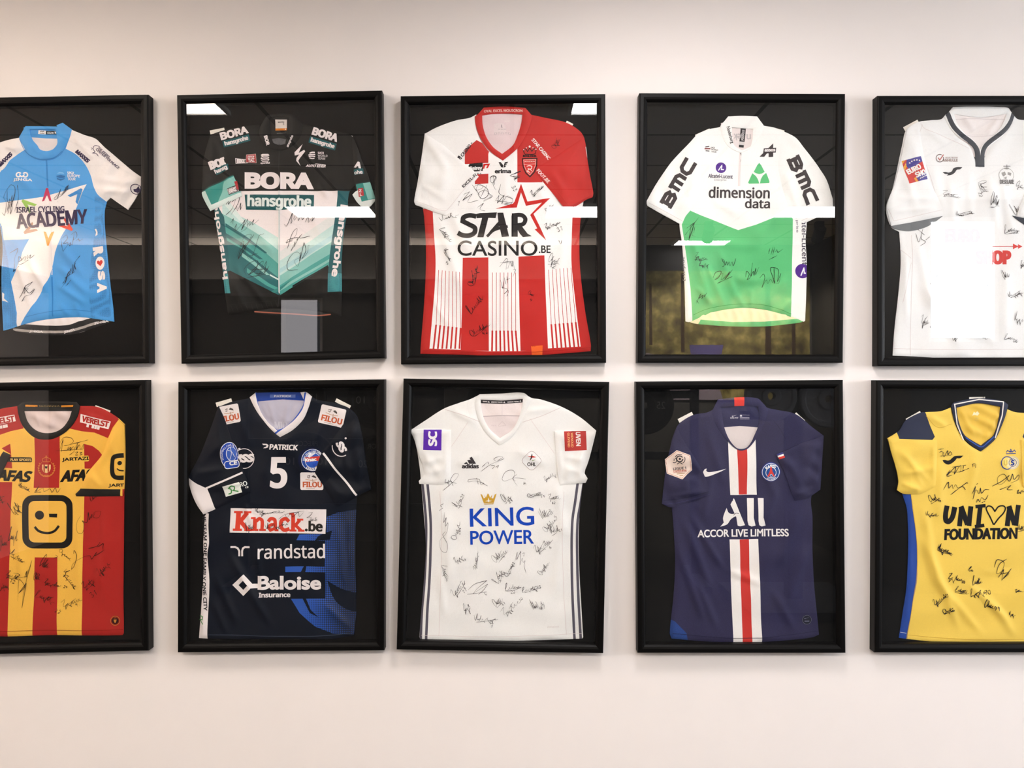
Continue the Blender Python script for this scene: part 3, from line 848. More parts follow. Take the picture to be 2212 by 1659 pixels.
    L.pr('sleeve_lettering', [text('MAXXIS', 32, 412, 98, 24, -46, 'I', .26, c=NV, sh=.2)], over=True)
    B.pr('maker_logo', [line(W_, arc(110, 502, 13, 30, 330, 16), 8), line(W_, arc(146, 502, 13, 210, 510, 16), 8), poly(W_, [(112, 494), (128, 510), (144, 494), (140, 512), (128, 518), (116, 512)]), text('JINGA', 131, 532, 108, 18, 1, 'I', .18, c=W_)])
    B.pr('sponsor_print', [poly('#7ab6e6', [(328, 495), (345, 485), (365, 488), (374, 498), (350, 494)]), poly('#2c6aa8', [(326, 508), (350, 502), (376, 508), (372, 526), (350, 536), (330, 528)]), line(BL, [(326, 516), (350, 524), (376, 518)], 4, l=1), text('UCI', 409, 490, 36, 14, 2, 'N', .25, c=W_), text('EUROPE', 426, 508, 72, 16, 3, 'N', .1, c=W_), text('TOUR', 414, 526, 48, 16, 3, 'N', .1, c=W_)])
    cv = lambda cx, cy, a, s=1.0, w=30, h=74: tf([(-w, h / 2), (-6, -h / 2), (6, -h / 2), (w, h / 2), (w * .55, h / 2 - 3), (0, -h * .02), (-w * .55, h / 2 - 3)], cx, cy, a, s)
    B.pr('chest_print', [poly('#b8325a', cv(271, 617, 0, 1, 28, 78), l=1), poly('#94bd5a', cv(160, 674, -52, 1, 34, 84), l=1), poly('#3a85c8', cv(446, 615, 42, 1, 38, 84), l=1), poly('#a87c68', cv(168, 818, -122, 1, 30, 76), l=1), poly('#d8402e', cv(388, 798, 126, 1, 30, 84), l=1), poly('#f0952e', cv(279, 870, 180, 1, 30, 84), l=1)], label='ring of coloured chevrons')
    B.pr('chest_print', [text('ISRAEL CYCLING', 233, 702, 276, 34, -1.2, 'I', .1, c=NV, l=2), text('ACADEMY', 298, 756, 412, 88, -4.2, 'I', .12, c=NV, l=2)], label='dark navy chest lettering')
    ro = [text('R', 566, 942, 50, 60, 82, 'B', .28, c=W_), poly(W_, tf(circle(0, 0, 1), 577, 1012, 0, 26, 38)), poly('#cf3a34', tf([(0, 14), (-14, -2), (-12, -12), (-4, -13), (0, -7), (4, -13), (12, -12), (14, -2)], 577, 1012, -10, 1.25), l=1), text('S', 585, 1084, 54, 42, 86, 'B', .3, c=W_), text('A', 590, 1155, 56, 54, 88, 'B', .24, c=W_), line(W_, [(552, 815), (560, 835), (555, 850), (562, 842)], 9)]
    B.pr('side_lettering', ro, label='white side lettering with a red heart')
    B.pr('side_lettering', [poly(W_, [(10, 1180), (24, 1190), (22, 1215), (48, 1240), (28, 1232), (10, 1230)])])
    B.pr('zip', [line('#2f7fc6', [(262, 390), (270, 470), (276, 570)], 8), line('#e4dcdb', [(284, 640), (296, 900), (300, 1080)], 4), line('#2f7fc6', [(300, 1090), (305, 1320)], 6), poly('#23262c', rect(253, 378, 9, 32, 4))], label='front zip')
    B.pr('hem_band', [line('#2d74b8', [(140, 1325), (220, 1305), (305, 1290), (420, 1282), (530, 1292)], 2.5)])
    signs(B, 900, [[[(10, 720), (25, 735), (35, 660), (20, 630), (60, 560), (85, 575), (75, 650), (45, 660), (40, 590)], [(40, 720), (55, 640), (50, 700), (70, 620), (65, 690), (85, 610), (80, 640)], [(45, 728), (60, 665), (62, 730), (75, 680)], [(100, 560), (105, 640), (85, 715)]],
        [[(312, 640), (345, 600), (330, 640), (350, 585), (345, 615), (365, 605)], [(312, 645), (330, 640), (405, 570)], [(360, 610), (385, 565), (372, 600), (395, 560), (388, 590), (410, 575)], [(332, 658), (335, 655)]],
        [[(355, 880), (370, 945)], [(352, 875), (385, 850), (390, 870), (370, 900), (395, 895), (385, 925), (372, 950)], [(395, 910), (410, 895), (405, 915), (420, 900)], [(420, 910), (430, 840)], [(410, 850), (440, 832), (445, 860), (425, 880)], [(440, 885), (455, 872), (460, 885), (478, 872)]],
        [[(358, 1160), (380, 1115), (362, 1130), (385, 1090), (375, 1130), (400, 1060), (385, 1105), (410, 1040), (400, 1090), (425, 1020), (415, 1075), (440, 1010)], [(370, 1100), (400, 1085), (430, 1060)], [(425, 1020), (440, 1050), (435, 1010), (462, 968)], [(380, 1145), (410, 1110)]],
        [[(52, 955), (80, 940), (105, 930), (85, 985), (82, 1040), (75, 1062)], [(75, 1062), (115, 1030)], [(110, 1025), (108, 975), (125, 990), (112, 1005), (150, 975), (145, 1000), (165, 965), (162, 990), (180, 965), (178, 985), (200, 965)], [(110, 1025), (170, 995)]],
        [[(110, 1215), (135, 1175), (150, 1150), (140, 1190), (165, 1160), (150, 1165), (190, 1120), (150, 1150), (170, 1185), (195, 1160)], [(125, 1235), (145, 1205), (175, 1195), (200, 1160)]]], lw=2.6, c='#23202c')
jersey_blue_white()
# ------------------------------------------------------------------ black and teal cycling jersey (upper row, second)
def jersey_black_teal():
    BK, TL, W_ = '#131312', '#1b5a60', '#ece2e2'
    T1, T2, T3, T4 = '#bcd9d5', '#82bdb5', '#479b93', '#1d6468'
    J = Garment('cycling_jersey', 'black and teal cycling jersey with white chest lettering and teal box', 'jersey', 370, 180, 480 / 1264)
    J.place(640, 1320)
    bk = J.panel('back_panel', [(545, 180), (620, 172), (690, 180), (715, 260), (690, 360), (615, 375), (550, 350), (525, 260)], '#111110', base=8.6, th=1.2, wr=(.4, 130, 3), regions=[('#57575a', [(570, 315), (610, 308), (650, 316), (646, 342), (612, 350), (576, 340)])])
    bk.pr('neck_label', [poly('#ddd5cf', rect(623, 229, 66, 50, 0)), poly('#d77f28', rect(623, 260, 66, 12, 0), l=1), text('sportful', 622, 219, 36, 9, 0, 'N', .15, c='#55504e', l=1), text('S', 637, 229, 7, 10, 0, 'N', .1, c='#55504e', l=1), poly('#ece6e0', rect(649, 260, 6, 6), l=2)], label='white and orange neck label')
    bk.pr('yoke_print', [line('#77777a', [(575 + 2 * i, 318 + i * 6), (590 + 1.5 * i, 332 + i * 4), (612, 318 + i * 7), (632 - 1.5 * i, 332 + i * 4), (648 - 2 * i, 318 + i * 6)], 1.4) for i in range(4)] + [line('#8e8e88', [(598, 283), (650, 281)], 2)])
    J.panel('back_hem', [(460, 1285), (560, 1280), (700, 1285), (860, 1300), (930, 1306), (900, 1318), (840, 1326), (720, 1322), (560, 1314), (470, 1306)], '#131312', base=8.6, th=1.4, wr=(.5, 80, 5), edge=5, corner=45,
            regions=[(('#a2604c', 'satin'), band([(470, 1298), (560, 1304), (700, 1312), (830, 1320), (905, 1314)], 7))], label='back hem edge below the front')
    left = [(530, 320), (505, 262), (498, 232), (440, 238), (350, 252), (262, 275), (222, 298), (192, 400), (200, 560), (238, 700), (250, 800), (272, 920), (288, 1050), (303, 1195), (312, 1260), (320, 1312)]
    B = J.panel('front_panel', left + [(400, 1306), (500, 1288), (610, 1276), (720, 1282), (850, 1300), (965, 1325), (968, 1190), (968, 1000), (980, 850), (1000, 720), (1012, 615), (1060, 560), (1080, 440), (1050, 350), (1028, 300), (1000, 284), (880, 255), (745, 228), (730, 280), (690, 340), (615, 378), (560, 350)], BK, base=9.8, th=2.7, wr=(.55, 260, 91), corner=45, kind='satin', rk='knit',
        regions=[(W_, [(200, 614), (612, 610), (1100, 613), (1100, 1000), (890, 1040), (612, 1205), (336, 1066), (200, 900)]),
                 (T1, [(290, 680), (350, 735), (480, 800), (612, 880), (612, 1200), (336, 1066), (290, 900)]), (T2, [(290, 742), (400, 800), (500, 862), (612, 952), (612, 1200), (336, 1066), (290, 900)]), (T3, [(290, 800), (420, 880), (520, 950), (612, 1030), (612, 1202), (336, 1066), (290, 980)]), (T4, [(290, 880), (400, 940), (500, 1020), (612, 1108), (612, 1205), (336, 1066), (290, 1060)]),
                 ('#d5e4e0', [(300, 640), (320, 660), (420, 790), (395, 790), (300, 690)]), (T4, [(308, 795), (420, 866), (545, 965), (530, 966), (410, 880), (308, 815)]), (T4, [(308, 850), (400, 905), (520, 1000), (500, 1000), (390, 925), (308, 872)]), (T2, [(400, 962), (470, 1010), (560, 1090), (540, 1090), (450, 1020), (400, 985)]), (T3, [(430, 1050), (560, 1140), (612, 1165), (612, 1185), (540, 1150), (430, 1075)]), ('#cfe4e0', [(560, 1085), (612, 1112), (612, 1122), (560, 1094)]),
                 ('#dfe0de', [(616, 960), (720, 880), (840, 800), (940, 730), (940, 1010), (616, 1200)]), (T1, [(616, 1010), (700, 955), (800, 890), (940, 790), (940, 1010), (616, 1200)]), ('#a8cfd2', [(616, 1055), (740, 970), (820, 920), (930, 850), (930, 880), (820, 950), (616, 1080)]), (T2, [(616, 1095), (700, 1040), (800, 970), (930, 890), (930, 1015), (616, 1200)]), (T3, [(616, 1150), (700, 1095), (800, 1030), (920, 960), (920, 1022), (616, 1205)]), (T2, [(616, 1165), (760, 1080), (920, 985), (920, 1000), (616, 1182)]),
                 ('#0f1113', [(690, 1150), (890, 1032), (890, 1040), (690, 1160)]), ('#2f7f7a', [(530, 1200), (616, 1160), (680, 1120), (660, 1140), (616, 1180), (540, 1212)]),
                 (TL, [(200, 690), (268, 705), (300, 760), (312, 860), (326, 1000), (335, 1100), (338, 1194), (200, 1194)]), (('#3f8d92', 'mesh'), [(280, 1090), (336, 1080), (338, 1194), (280, 1194)]), (TL, [(948, 612), (1100, 612), (1000, 1000), (968, 1184), (888, 1186), (892, 1060), (902, 960), (925, 800), (940, 700)]), (('#3f8d92', 'mesh'), [(890, 1080), (970, 1080), (970, 1184), (888, 1186)]), (BK, [(320, 1068), (336, 1066), (612, 1206), (640, 1192), (616, 1215), (338, 1210)])],
        folds=[(340, 1000, 560, 1290, 18, 1.4), (345, 1120, 430, 1300, 16, 1.3), (450, 780, 600, 1000, 22, 1.2), (330, 720, 470, 1020, 20, 1.3), (880, 540, 980, 640, 18, 1.8), (830, 560, 900, 660, 16, 1.6), (760, 640, 860, 900, 24, 1.0), (360, 470, 840, 485, 10, .8), (615, 380, 614, 1270, 7, 1.0), (700, 1050, 660, 1250, 16, 1.0), (860, 1060, 800, 1290, 18, 1.1), (280, 320, 380, 620, 20, 1.2), (930, 300, 1000, 560, 20, 1.1)])
    tab(J, 258, 268, 84, 22, -11); tab(J, 1005, 294, 50, 12, 20)
    Cc = J.panel('collar', [(545, 178), (530, 200), (500, 262), (505, 310), (535, 352), (575, 374), (612, 380), (655, 372), (700, 345), (738, 290), (746, 230), (710, 195), (690, 176), (620, 170)], BK, base=12.6, th=2.6, skirt=3, edge=6, wr=(.3, 160, 2), corner=45, kind='satin',
        holes=[[(560, 196), (620, 188), (668, 196), (672, 250), (660, 310), (648, 346), (612, 350), (578, 338), (560, 290), (556, 240)]])
    Cc.pr('collar_lettering', [text('BOR', 544, 325, 56, 21, 74, 'N', .24, c=W_)]); Cc.pr('collar_lettering', [text('ansgrohe', 676, 330, 72, 18, -66, 'N', .12, c=W_)])
    L = J.panel('sleeve', [(222, 296), (196, 380), (180, 460), (178, 560), (174, 628), (196, 680), (222, 726), (300, 690), (360, 662), (402, 640), (385, 590), (355, 526), (335, 460), (300, 370), (262, 310)], BK, base=14.6, th=2.6, skirt=3.0, wr=(.8, 150, 93), corner=40, kind='satin', rk='knit',
        regions=[('#2d8a82', [(150, 640), (182, 616), (250, 580), (356, 524), (420, 640), (222, 740)]), (T2, [(300, 560), (356, 530), (400, 625), (330, 660), (260, 690), (290, 620)]), ('#c9dfdb', [(178, 618), (196, 614), (240, 712), (220, 740), (160, 640)]), ('#15423f', band([(182, 612), (250, 575), (356, 522)], 5)), ('#d8e6e2', [(215, 700), (300, 660), (402, 618), (405, 650), (222, 735)])],
        folds=[(230, 310, 250, 560, 20, 1.0), (190, 620, 370, 560, 14, 1.0), (300, 420, 330, 600, 16, .9)])
    R = J.panel('sleeve', [(1028, 300), (1048, 340), (1072, 400), (1076, 420), (1110, 500), (1140, 590), (1163, 662), (1140, 692), (1106, 722), (1060, 680), (1030, 634), (1052, 610), (1040, 560), (1036, 480), (1032, 380)], BK, base=14.6, th=2.4, skirt=3.0, wr=(.6, 150, 97), corner=40, kind='satin', rk='knit',
        regions=[('#2d8a82', [(1050, 574), (1132, 560), (1170, 655), (1084, 676), (1064, 640)]), (T2, [(1090, 566), (1132, 560), (1166, 650), (1120, 664)]), ('#dfe6e4', [(1000, 640), (1064, 608), (1084, 674), (1165, 656), (1170, 690), (1106, 740)]), ('#15423f', band([(1050, 575), (1132, 560)], 5))], folds=[(1040, 340, 1090, 600, 16, 1.0)])
    def hg(p, cx, cy, w, h, a, s='hansgrohe', pad=1.12, tw=None, off=0):
        ca, sa = math.cos(math.radians(a)), math.sin(math.radians(a))
        return [poly(TL, rect(cx, cy + 5, w * pad, h * 1.2, a)), text(s, cx + off * ca, cy + off * sa + 6, tw or w, h, a, 'N', .16, c=W_, l=1)]
    B.pr('chest_print', [text('BORA', 611, 553, 390, 96, .4, 'I', .26, c=W_, l=1)], label='large white chest lettering')
    B.pr('chest_print', [poly('#1a5458', [(416, 632), (811, 634), (811, 700), (612, 722), (424, 718)], l=1), text('hansgrohe', 614, 678, 366, 86, 1, 'N', .12, c='#dfe6e4', l=2)], label='teal box with white lettering')
    B.pr('shoulder_print', [text('BORA', 356, 281, 162, 46, -15, 'I', .22, c=W_)] + hg(B, 370, 322, 138, 32, -15)[0:2], label='white and teal shoulder lettering')
    B.pr('shoulder_print', [text('BORA', 876, 291, 152, 47, 17, 'I', .22, c=W_)] + hg(B, 861, 336, 142, 32, 17)[0:2], label='white and teal shoulder lettering')
    L.pr('sleeve_print', [text('BOI', 264, 458, 96, 48, -19, 'I', .3, c=W_), poly(TL, [(245, 492), (326, 458), (330, 492), (258, 524)]), text('hansg', 286, 494, 78, 30, -22, 'N', .16, c=W_, l=1)], label='white and teal sleeve lettering'); L.pr('sleeve_print', [poly('#17181a', [(318, 602), (385, 575), (398, 612), (330, 636)]), line(W_, [(322, 606), (372, 588), (384, 612), (332, 630)], 2.5, sm=False, closed=True, l=1), text('BIKE', 352, 609, 44, 20, -20, 'N', .2, c=W_, l=1), poly('#b0383c', [(360, 560), (376, 556), (386, 605), (376, 606)], l=2)])
    R.pr('sleeve_print', [text('A', 1064, 466, 40, 36, 12, 'I', .3, c=W_), poly(TL, [(1038, 492), (1092, 484), (1098, 516), (1042, 524)]), text('ohe', 1066, 508, 48, 22, -4, 'N', .16, c=W_, l=1)], label='white and teal sleeve lettering'); R.pr('sleeve_print', [poly('#b0383c', [(1062, 600), (1092, 596), (1098, 640), (1068, 648)], l=1), text('Z', 1076, 613, 16, 16, 0, 'N', .2, c=W_, l=2), text('L', 1080, 634, 14, 16, 0, 'N', .2, c=W_, l=2)], label='red cuff patch')
    B.pr('sponsor_print', [line(W_, [(366, 428), (424, 434), (432, 452), (368, 456)], 3, sm=False, closed=True), text('BIKE', 396, 442, 46, 22, 0, 'N', .22, c=W_)])
    B.pr('sponsor_print', [poly('#a83a3c', [(427, 406), (480, 402), (483, 452), (424, 448)]), line('#d9b9b4', [(427, 406), (480, 402), (483, 452), (424, 448)], 2, sm=False, closed=True, l=1), text('ÖTZ', 453, 420, 38, 17, 0, 'N', .2, c=W_, l=1), text('TAL', 454, 438, 38, 16, 0, 'N', .2, c=W_, l=1)], label='red sponsor patch')
    B.pr('maker_logo', [poly(W_, [(508, 408), (518, 402), (552, 402), (560, 410), (556, 414), (515, 413)]), line(W_, [(514, 412), (522, 419), (548, 420), (557, 424)], 7), line(W_, [(510, 424), (520, 431), (548, 431), (558, 436)], 8), poly(W_, [(508, 434), (520, 440), (556, 440), (552, 446), (518, 446)]), text('sportful', 534, 454, 54, 13, 0, 'N', .2, c=W_)])
    B.pr('sponsor_print', [poly(W_, [(747, 345), (724, 396), (755, 378), (762, 386), (728, 430), (722, 440), (735, 470), (710, 440), (712, 424), (728, 404), (702, 410), (700, 392), (740, 352)])])
    B.pr('sponsor_print', [line(W_, [(786, 398), (800, 392), (816, 392)], 7), line(W_, [(780, 408), (800, 404), (818, 404)], 6), line(W_, [(782, 416), (800, 414), (818, 416)], 6), line(W_, [(786, 424), (802, 428), (814, 426)], 5), text('UCI', 850, 395, 34, 13, 2, 'N', .22, c=W_), text('WORLD', 860, 411, 56, 13, 2, 'N', .08, c='#cfc8c8'), text('TEAM', 853, 427, 42, 13, 2, 'N', .08, c='#cfc8c8')])
    B.pr('sponsor_print', [text('AUTO EDER', 823, 470, 112, 15, 2, 'I', .2, c=W_, sh=.3), line(W_, [(820, 458), (850, 460), (878, 464)], 3)])
    B.pr('side_lettering', [text('hansgrohe', 952, 895, 412, 54, 97.5, 'N', .18, c=W_)])
    B.pr('side_lettering', [text('hansgrohe', 280, 895, 440, 40, -98, 'N', .18, c=W_)])
    B.pr('zip', [line('#2a2a2a', [(614, 380), (612, 610)], 6), line('#d9dede', [(612, 612), (613, 1190)], 6), line('#8fb0ae', [(616, 720), (617, 1180)], 2), line('#2a2a2a', [(615, 1195), (606, 1270)], 5), poly('#45454a', rect(614, 354, 8, 22))], label='front zip')
    B.pr('hem_band', [line('#232322', [(330, 1262), (460, 1245), (600, 1236)], 2.5)] + [line('#262625', [(340 + i * 28, 1266 - i * 3), (352 + i * 28, 1300 - i * 3)], 3, sm=False) for i in range(10)], label='gathered hem band')
    signs(B, 800, [[[(312, 690), (330, 665), (325, 690), (345, 660)], [(312, 748), (345, 715), (370, 650), (345, 675), (385, 645), (380, 680), (340, 750)], [(360, 720), (372, 700), (375, 725), (395, 680), (392, 720), (405, 690)]],
        [[(338, 795), (355, 770), (350, 800)], [(355, 835), (375, 800), (365, 840), (380, 830), (420, 775), (400, 835), (435, 770), (430, 820), (395, 850)], [(430, 810), (450, 785), (445, 810), (470, 775), (462, 805), (498, 775)]],
        [[(372, 990), (420, 870), (455, 860), (440, 900), (395, 950), (380, 1000), (470, 860), (420, 950), (450, 1000), (500, 870), (528, 855)], [(390, 920), (415, 900), (400, 960), (425, 920)], [(440, 985), (490, 965)]],
        [[(430, 1095), (415, 1060), (450, 1020), (490, 1010), (480, 1060), (440, 1090), (520, 1010), (500, 1090), (540, 1010), (530, 1080), (555, 1040)], [(450, 1060), (550, 1055), (480, 1100)], [(430, 1105), (540, 1085), (480, 1080)]],
        [[(642, 800), (655, 812), (690, 735), (680, 800), (705, 750), (700, 780), (720, 755), (722, 780), (740, 750), (745, 775), (770, 740)], [(760, 790), (785, 745), (780, 790), (810, 750), (800, 785), (820, 760)]],
        [[(660, 940), (690, 850), (715, 825), (705, 870), (655, 910), (665, 890), (720, 880), (690, 940)], [(680, 955), (705, 900), (700, 930)], [(710, 895), (745, 855), (730, 880), (790, 868)], [(650, 905), (690, 895)]],
        [[(720, 1060), (665, 1060), (660, 1020), (690, 970), (720, 960), (735, 985), (700, 1010), (720, 1040), (735, 960), (730, 1010), (755, 905), (765, 950), (740, 1000), (775, 960), (780, 920), (790, 925)]]], lw=2.7, c='#20262a')
jersey_black_teal()
# ------------------------------------------------------------------ red and white striped jersey (upper row, third)
K = 480 / 1284
WHT = '#f3ebe9'; RED = '#b81d18'
def jersey_striped():
    J = Garment('football_jersey', 'red and white striped football jersey with black chest lettering and red star outline', 'jersey', 850, 190, K)
    J.place(645, 1545)
    J.panel('back_panel', [(480, 160), (520, 128), (755, 118), (790, 160), (790, 330), (640, 440), (500, 330)], '#dcc9cb', base=8.6, th=1.2, wr=(.4, 160, 3))
    B = J.panel('front_panel', [(478, 150), (475, 200), (487, 260), (522, 330), (570, 378), (632, 412), (698, 360), (748, 292), (782, 205), (795, 152), (870, 168), (1000, 198), (1075, 245), (1102, 285),
         (1120, 400), (1115, 560), (1088, 715), (1078, 800), (1075, 950), (1082, 1080), (1110, 1300), (1141, 1480), (1140, 1521), (1000, 1532), (850, 1542), (600, 1548), (400, 1541), (155, 1536),
         (156, 1500), (175, 1260), (185, 1080), (186, 900), (176, 745), (168, 690), (150, 600), (165, 400), (181, 262), (250, 225), (360, 185), (440, 170)], WHT, base=9.8, th=2.6, wr=(.55, 300, 5), corner=40,
        regions=[
         (RED, [(100, 695), (226, 700), (232, 820), (243, 1000), (238, 1150), (224, 1320), (208, 1505), (100, 1560)], True),
         (RED, [(1036, 700), (1031, 850), (1028, 1000), (1042, 1150), (1062, 1330), (1082, 1496), (1200, 1540), (1200, 690)], True),
         (RED, [(412, 360), (480, 300), (560, 340), (548, 380), (548, 432), (412, 440)]),
         (RED, [(470, 498), (548, 494), (548, 550), (470, 556)]),
         (RED, [(715, 330), (760, 250), (786, 140), (900, 150), (1130, 260), (1130, 330), (980, 400), (880, 470), (850, 500), (862, 545), (716, 545)]),
         (RED, [(400, 981), (548, 978), (549, 1200), (551, 1520), (388, 1515), (396, 1250)]),
         (RED, [(722, 974), (872, 967), (880, 1200), (893, 1508), (734, 1520), (727, 1250)]),
         (RED, [(100, 1505), (212, 1506), (388, 1513), (550, 1522), (732, 1521), (893, 1505), (1080, 1494), (1200, 1485), (1200, 1600), (100, 1600)])]
         + [(RED, [(xt - 1.5, y0), (xt + 1.5, y0), (xm + 1.5, ym), (xm + 5, ym), (xb + 5, yb), (xb - 5, yb), (xm - 5, ym), (xm - 1.5, ym)])
            for xt, xm, xb, y0, ym, yb in [(261 + i * 20.2, 246 + i * 23.6, 231 + i * 25, 1052 + i * 2, 1368 + i * 3, 1507) for i in range(7)]
            + [(572 + i * 22.2, 571 + i * 22.5, 569 + i * 24.5, 1066, 1402, 1521) for i in range(7)]
            + [(896 + i * 21.5, 912 + i * 23.5, 922 + i * 24.6, 1050 - i * 2, 1365 - i * 2, 1504 - i * 1.5) for i in range(7)]],
        folds=[(240, 700, 420, 1250, 30, 1.5), (300, 640, 460, 1000, 26, 1.2), (1000, 720, 940, 1300, 28, 1.3), (640, 440, 660, 700, 22, .8), (190, 1150, 330, 1400, 22, 1.2), (560, 560, 430, 720, 20, .8), (800, 560, 980, 760, 26, 1.0)])
    # shoulder tapes and collar
    J.panel('mounting_tab', rect(1016, 205, 42, 22, 28), '#efe6dc', base=8.4, th=.3, smooth=False, wr=(0, 100, 1))
    Cc = J.panel('collar', [(470, 165), (492, 146), (522, 112), (640, 106), (762, 114), (780, 135), (800, 158), (792, 195), (762, 275), (718, 345), (680, 380), (632, 418), (575, 378), (532, 335), (492, 265), (474, 205)], RED, base=12.6, th=2.4, skirt=3, edge=9, wr=(.2, 200, 2),
        holes=[[(512, 158), (585, 148), (670, 146), (745, 152), (738, 205), (718, 270), (690, 330), (628, 380), (575, 340), (535, 280), (516, 215)]], corner=45)
    Cc.pr('collar_lettering', [text('OYAL EXCEL MOUSCRON', 634, 131, 222, 15, -1, 'N', .1, c='#eac9c0', wave=lambda x: (x / 111) ** 2 * 3)])
    bk = J.panel('size_label', rect(630, 226, 100, 82), '#dfd0d0', base=9.7, th=.3, smooth=False, wr=(0, 100, 1))
    bk.pr('label_print', [text('L', 626, 218, 10, 16, 0, 'N', .1, c='#777074'), text('xxx', 626, 236, 46, 5, 0, 'N', .1, c='#a39a9c')] + [line('#a39a9c', rect(590 + i * 20, 262, 11, 11), 1.5, sm=False, closed=True) for i in range(5)])
    # sleeves
    L = J.panel('sleeve', [(181, 262), (165, 380), (140, 540), (119, 655), (127, 676), (165, 690), (230, 715), (300, 737), (332, 712), (400, 625), (492, 512), (455, 470), (412, 438), (350, 385), (300, 340), (240, 300)], WHT, base=14.6, th=2.6, skirt=3.4, wr=(.8, 190, 9),
        folds=[(190, 300, 330, 500, 26, 1.2), (300, 390, 280, 680, 30, .9), (150, 560, 330, 660, 18, .8)], label='white folded sleeve', corner=40)
    L.pr('sleeve_lettering', [text('EXCEL-F(', 440, 537, 108, 20, -44, 'N', .12, c='#2a2628')])
    L.pr('sleeve_hem', [line('#d9cfce', [(133, 655), (200, 680), (296, 712), (325, 690), (398, 600), (475, 512)], 2)], label='stitched sleeve hem')
    R = J.panel('sleeve', [(1102, 286), (1112, 360), (1135, 500), (1155, 610), (1150, 632), (1115, 645), (1060, 680), (1006, 706), (985, 690), (930, 620), (870, 550), (823, 487), (835, 462), (880, 430), (975, 370), (1050, 320)], RED, base=14.6, th=2.6, skirt=3.4, wr=(.8, 190, 11),
        folds=[(1090, 320, 960, 520, 28, 1.3), (900, 470, 1010, 640, 22, 1.0), (1110, 400, 1080, 600, 24, 1.0)], label='red folded sleeve', corner=40)
    R.pr('sleeve_lettering', [text('FOOT.BE', 865, 510, 98, 21, 48, 'N', .12, c='#f0d9d4')])
    R.pr('sleeve_hem', [line('#a81b18', [(845, 470), (900, 545), (960, 620), (1015, 690)], 2), line('#a81b18', [(1020, 690), (1090, 650), (1145, 620)], 2)])
    B.pr('shoulder_lettering', [text('RI CASINO', 410, 372, 108, 20, -52, 'N', .14, c='#2a2628'), poly('#2a2628', [(366, 400), (373, 396), (374, 388), (379, 394), (387, 393), (382, 399), (384, 407), (377, 403), (371, 408)], l=1), line('#2a2628', [(447, 322), (455, 316)], 4)])
    B.pr('shoulder_lettering', [text('STAR CASINC', 852, 352, 152, 20, 50, 'N', .14, c='#f3e6e2')])
    # chest prints
    STAR = [text('CASINO', 601, 926, 462, 88, 0, 'B', .04, c='#1d1b1c'), text('.BE', 874, 932, 68, 44, 0, 'B', .06, c='#1d1b1c')]
    S = '#1d1b1c'
    STAR += [line(S, [(478, 742), (440, 736), (405, 748), (400, 770), (440, 790), (470, 808), (468, 835), (440, 852), (400, 852), (372, 838)], 27),
             poly(S, [(478, 728), (500, 722), (598, 718), (590, 752), (548, 750), (520, 862), (484, 862), (512, 750), (480, 752)]),
             poly(S, [(600, 720), (634, 720), (668, 858), (626, 862), (612, 800), (566, 838), (538, 858), (556, 828), (606, 772)]),
             line(S, [(540, 858), (580, 822), (660, 800)], 16),
             line(S, [(700, 860), (700, 736)], 36, sm=False), line(S, [(684, 736), (740, 734), (762, 756), (750, 785), (700, 794)], 24),
             poly(S, [(706, 800), (735, 790), (775, 842), (800, 856), (748, 862), (730, 842)])]
    B.pr('chest_print', STAR)
    B.pr('star_print', [poly('#bd211c', [(737, 553), (774, 655), (906, 636), (809, 727), (845, 800), (882, 880), (816, 817), (831, 812), (790, 733), (858, 662), (766, 680), (737, 602), (712, 690), (590, 697), (690, 668), (700, 655)])], label='red star outline')
    B.pr('maker_logo', [text('erima', 632, 481, 94, 25, 0, 'N', .22, c='#242022'), poly('#242022', [(607, 428), (620, 428), (634, 446), (634, 460), (622, 458)]), poly('#242022', [(662, 426), (644, 428), (637, 446), (637, 460), (646, 458), (650, 450), (640, 449), (652, 446), (655, 440), (643, 440), (658, 435)])])
    B.pr('sponsor_print', [poly('#1d1b1c', [(441, 437), (515, 430), (516, 478), (441, 484), (425, 462)]), text('Belrey', 477, 465, 70, 28, -2, 'N', .12, c='#f3ebe9', l=1), text('s e s', 487, 494, 40, 8, 0, 'N', .1, c='#1d1b1c', l=1),
                           poly('#c9251f', [(520, 438), (558, 436), (545, 462), (535, 462), (543, 446), (530, 447), (524, 466), (515, 466)])])
    B.pr('club_badge', [poly('#1e1a1b', [(742, 405), (832, 403), (830, 450), (815, 490), (788, 517), (762, 492), (747, 455)]), poly('#c62721', [(748, 411), (826, 409), (824, 448), (810, 484), (788, 508), (767, 487), (752, 452)], l=1),
                        line('#e9d0c8', [(752, 415), (822, 413), (820, 446), (806, 480), (788, 501), (771, 483), (756, 450)], 2, l=2, sm=False, closed=True), line('#e9d0c8', [(752, 440), (822, 438)], 2, l=2), text('MOUSCRON', 787, 424, 58, 8, 0, 'N', .1, c='#e9d0c8', l=2),
                        line('#eadad3', [(770, 452), (785, 448), (800, 452), (796, 466), (780, 470), (775, 480), (790, 488)], 5, l=2), line('#eadad3', [(775, 462), (790, 470), (800, 480)], 4, l=2),
                        text('ROYAL EXCEL', 788, 392, 80, 13, 0, 'N', .2, c='#1e1a1b', l=1), line('#1e1a1b', [(758, 380), (752, 358), (765, 350), (775, 368), (787, 345), (800, 366), (812, 348), (825, 356), (817, 380), (758, 382)], 4, l=1), poly('#efe4df', circle(787, 338, 6), l=2)] +
                        [poly('#efe4df', circle(x, y, 3.4), l=2) for x, y in ((753, 356), (768, 346), (806, 345), (823, 354))], label='red shield badge under a crown')
    B.pr('fold_tape', [poly('#e8642a', [(795, 1492), (862, 1487), (860, 1542), (800, 1545)])], label='orange patch at the hem')
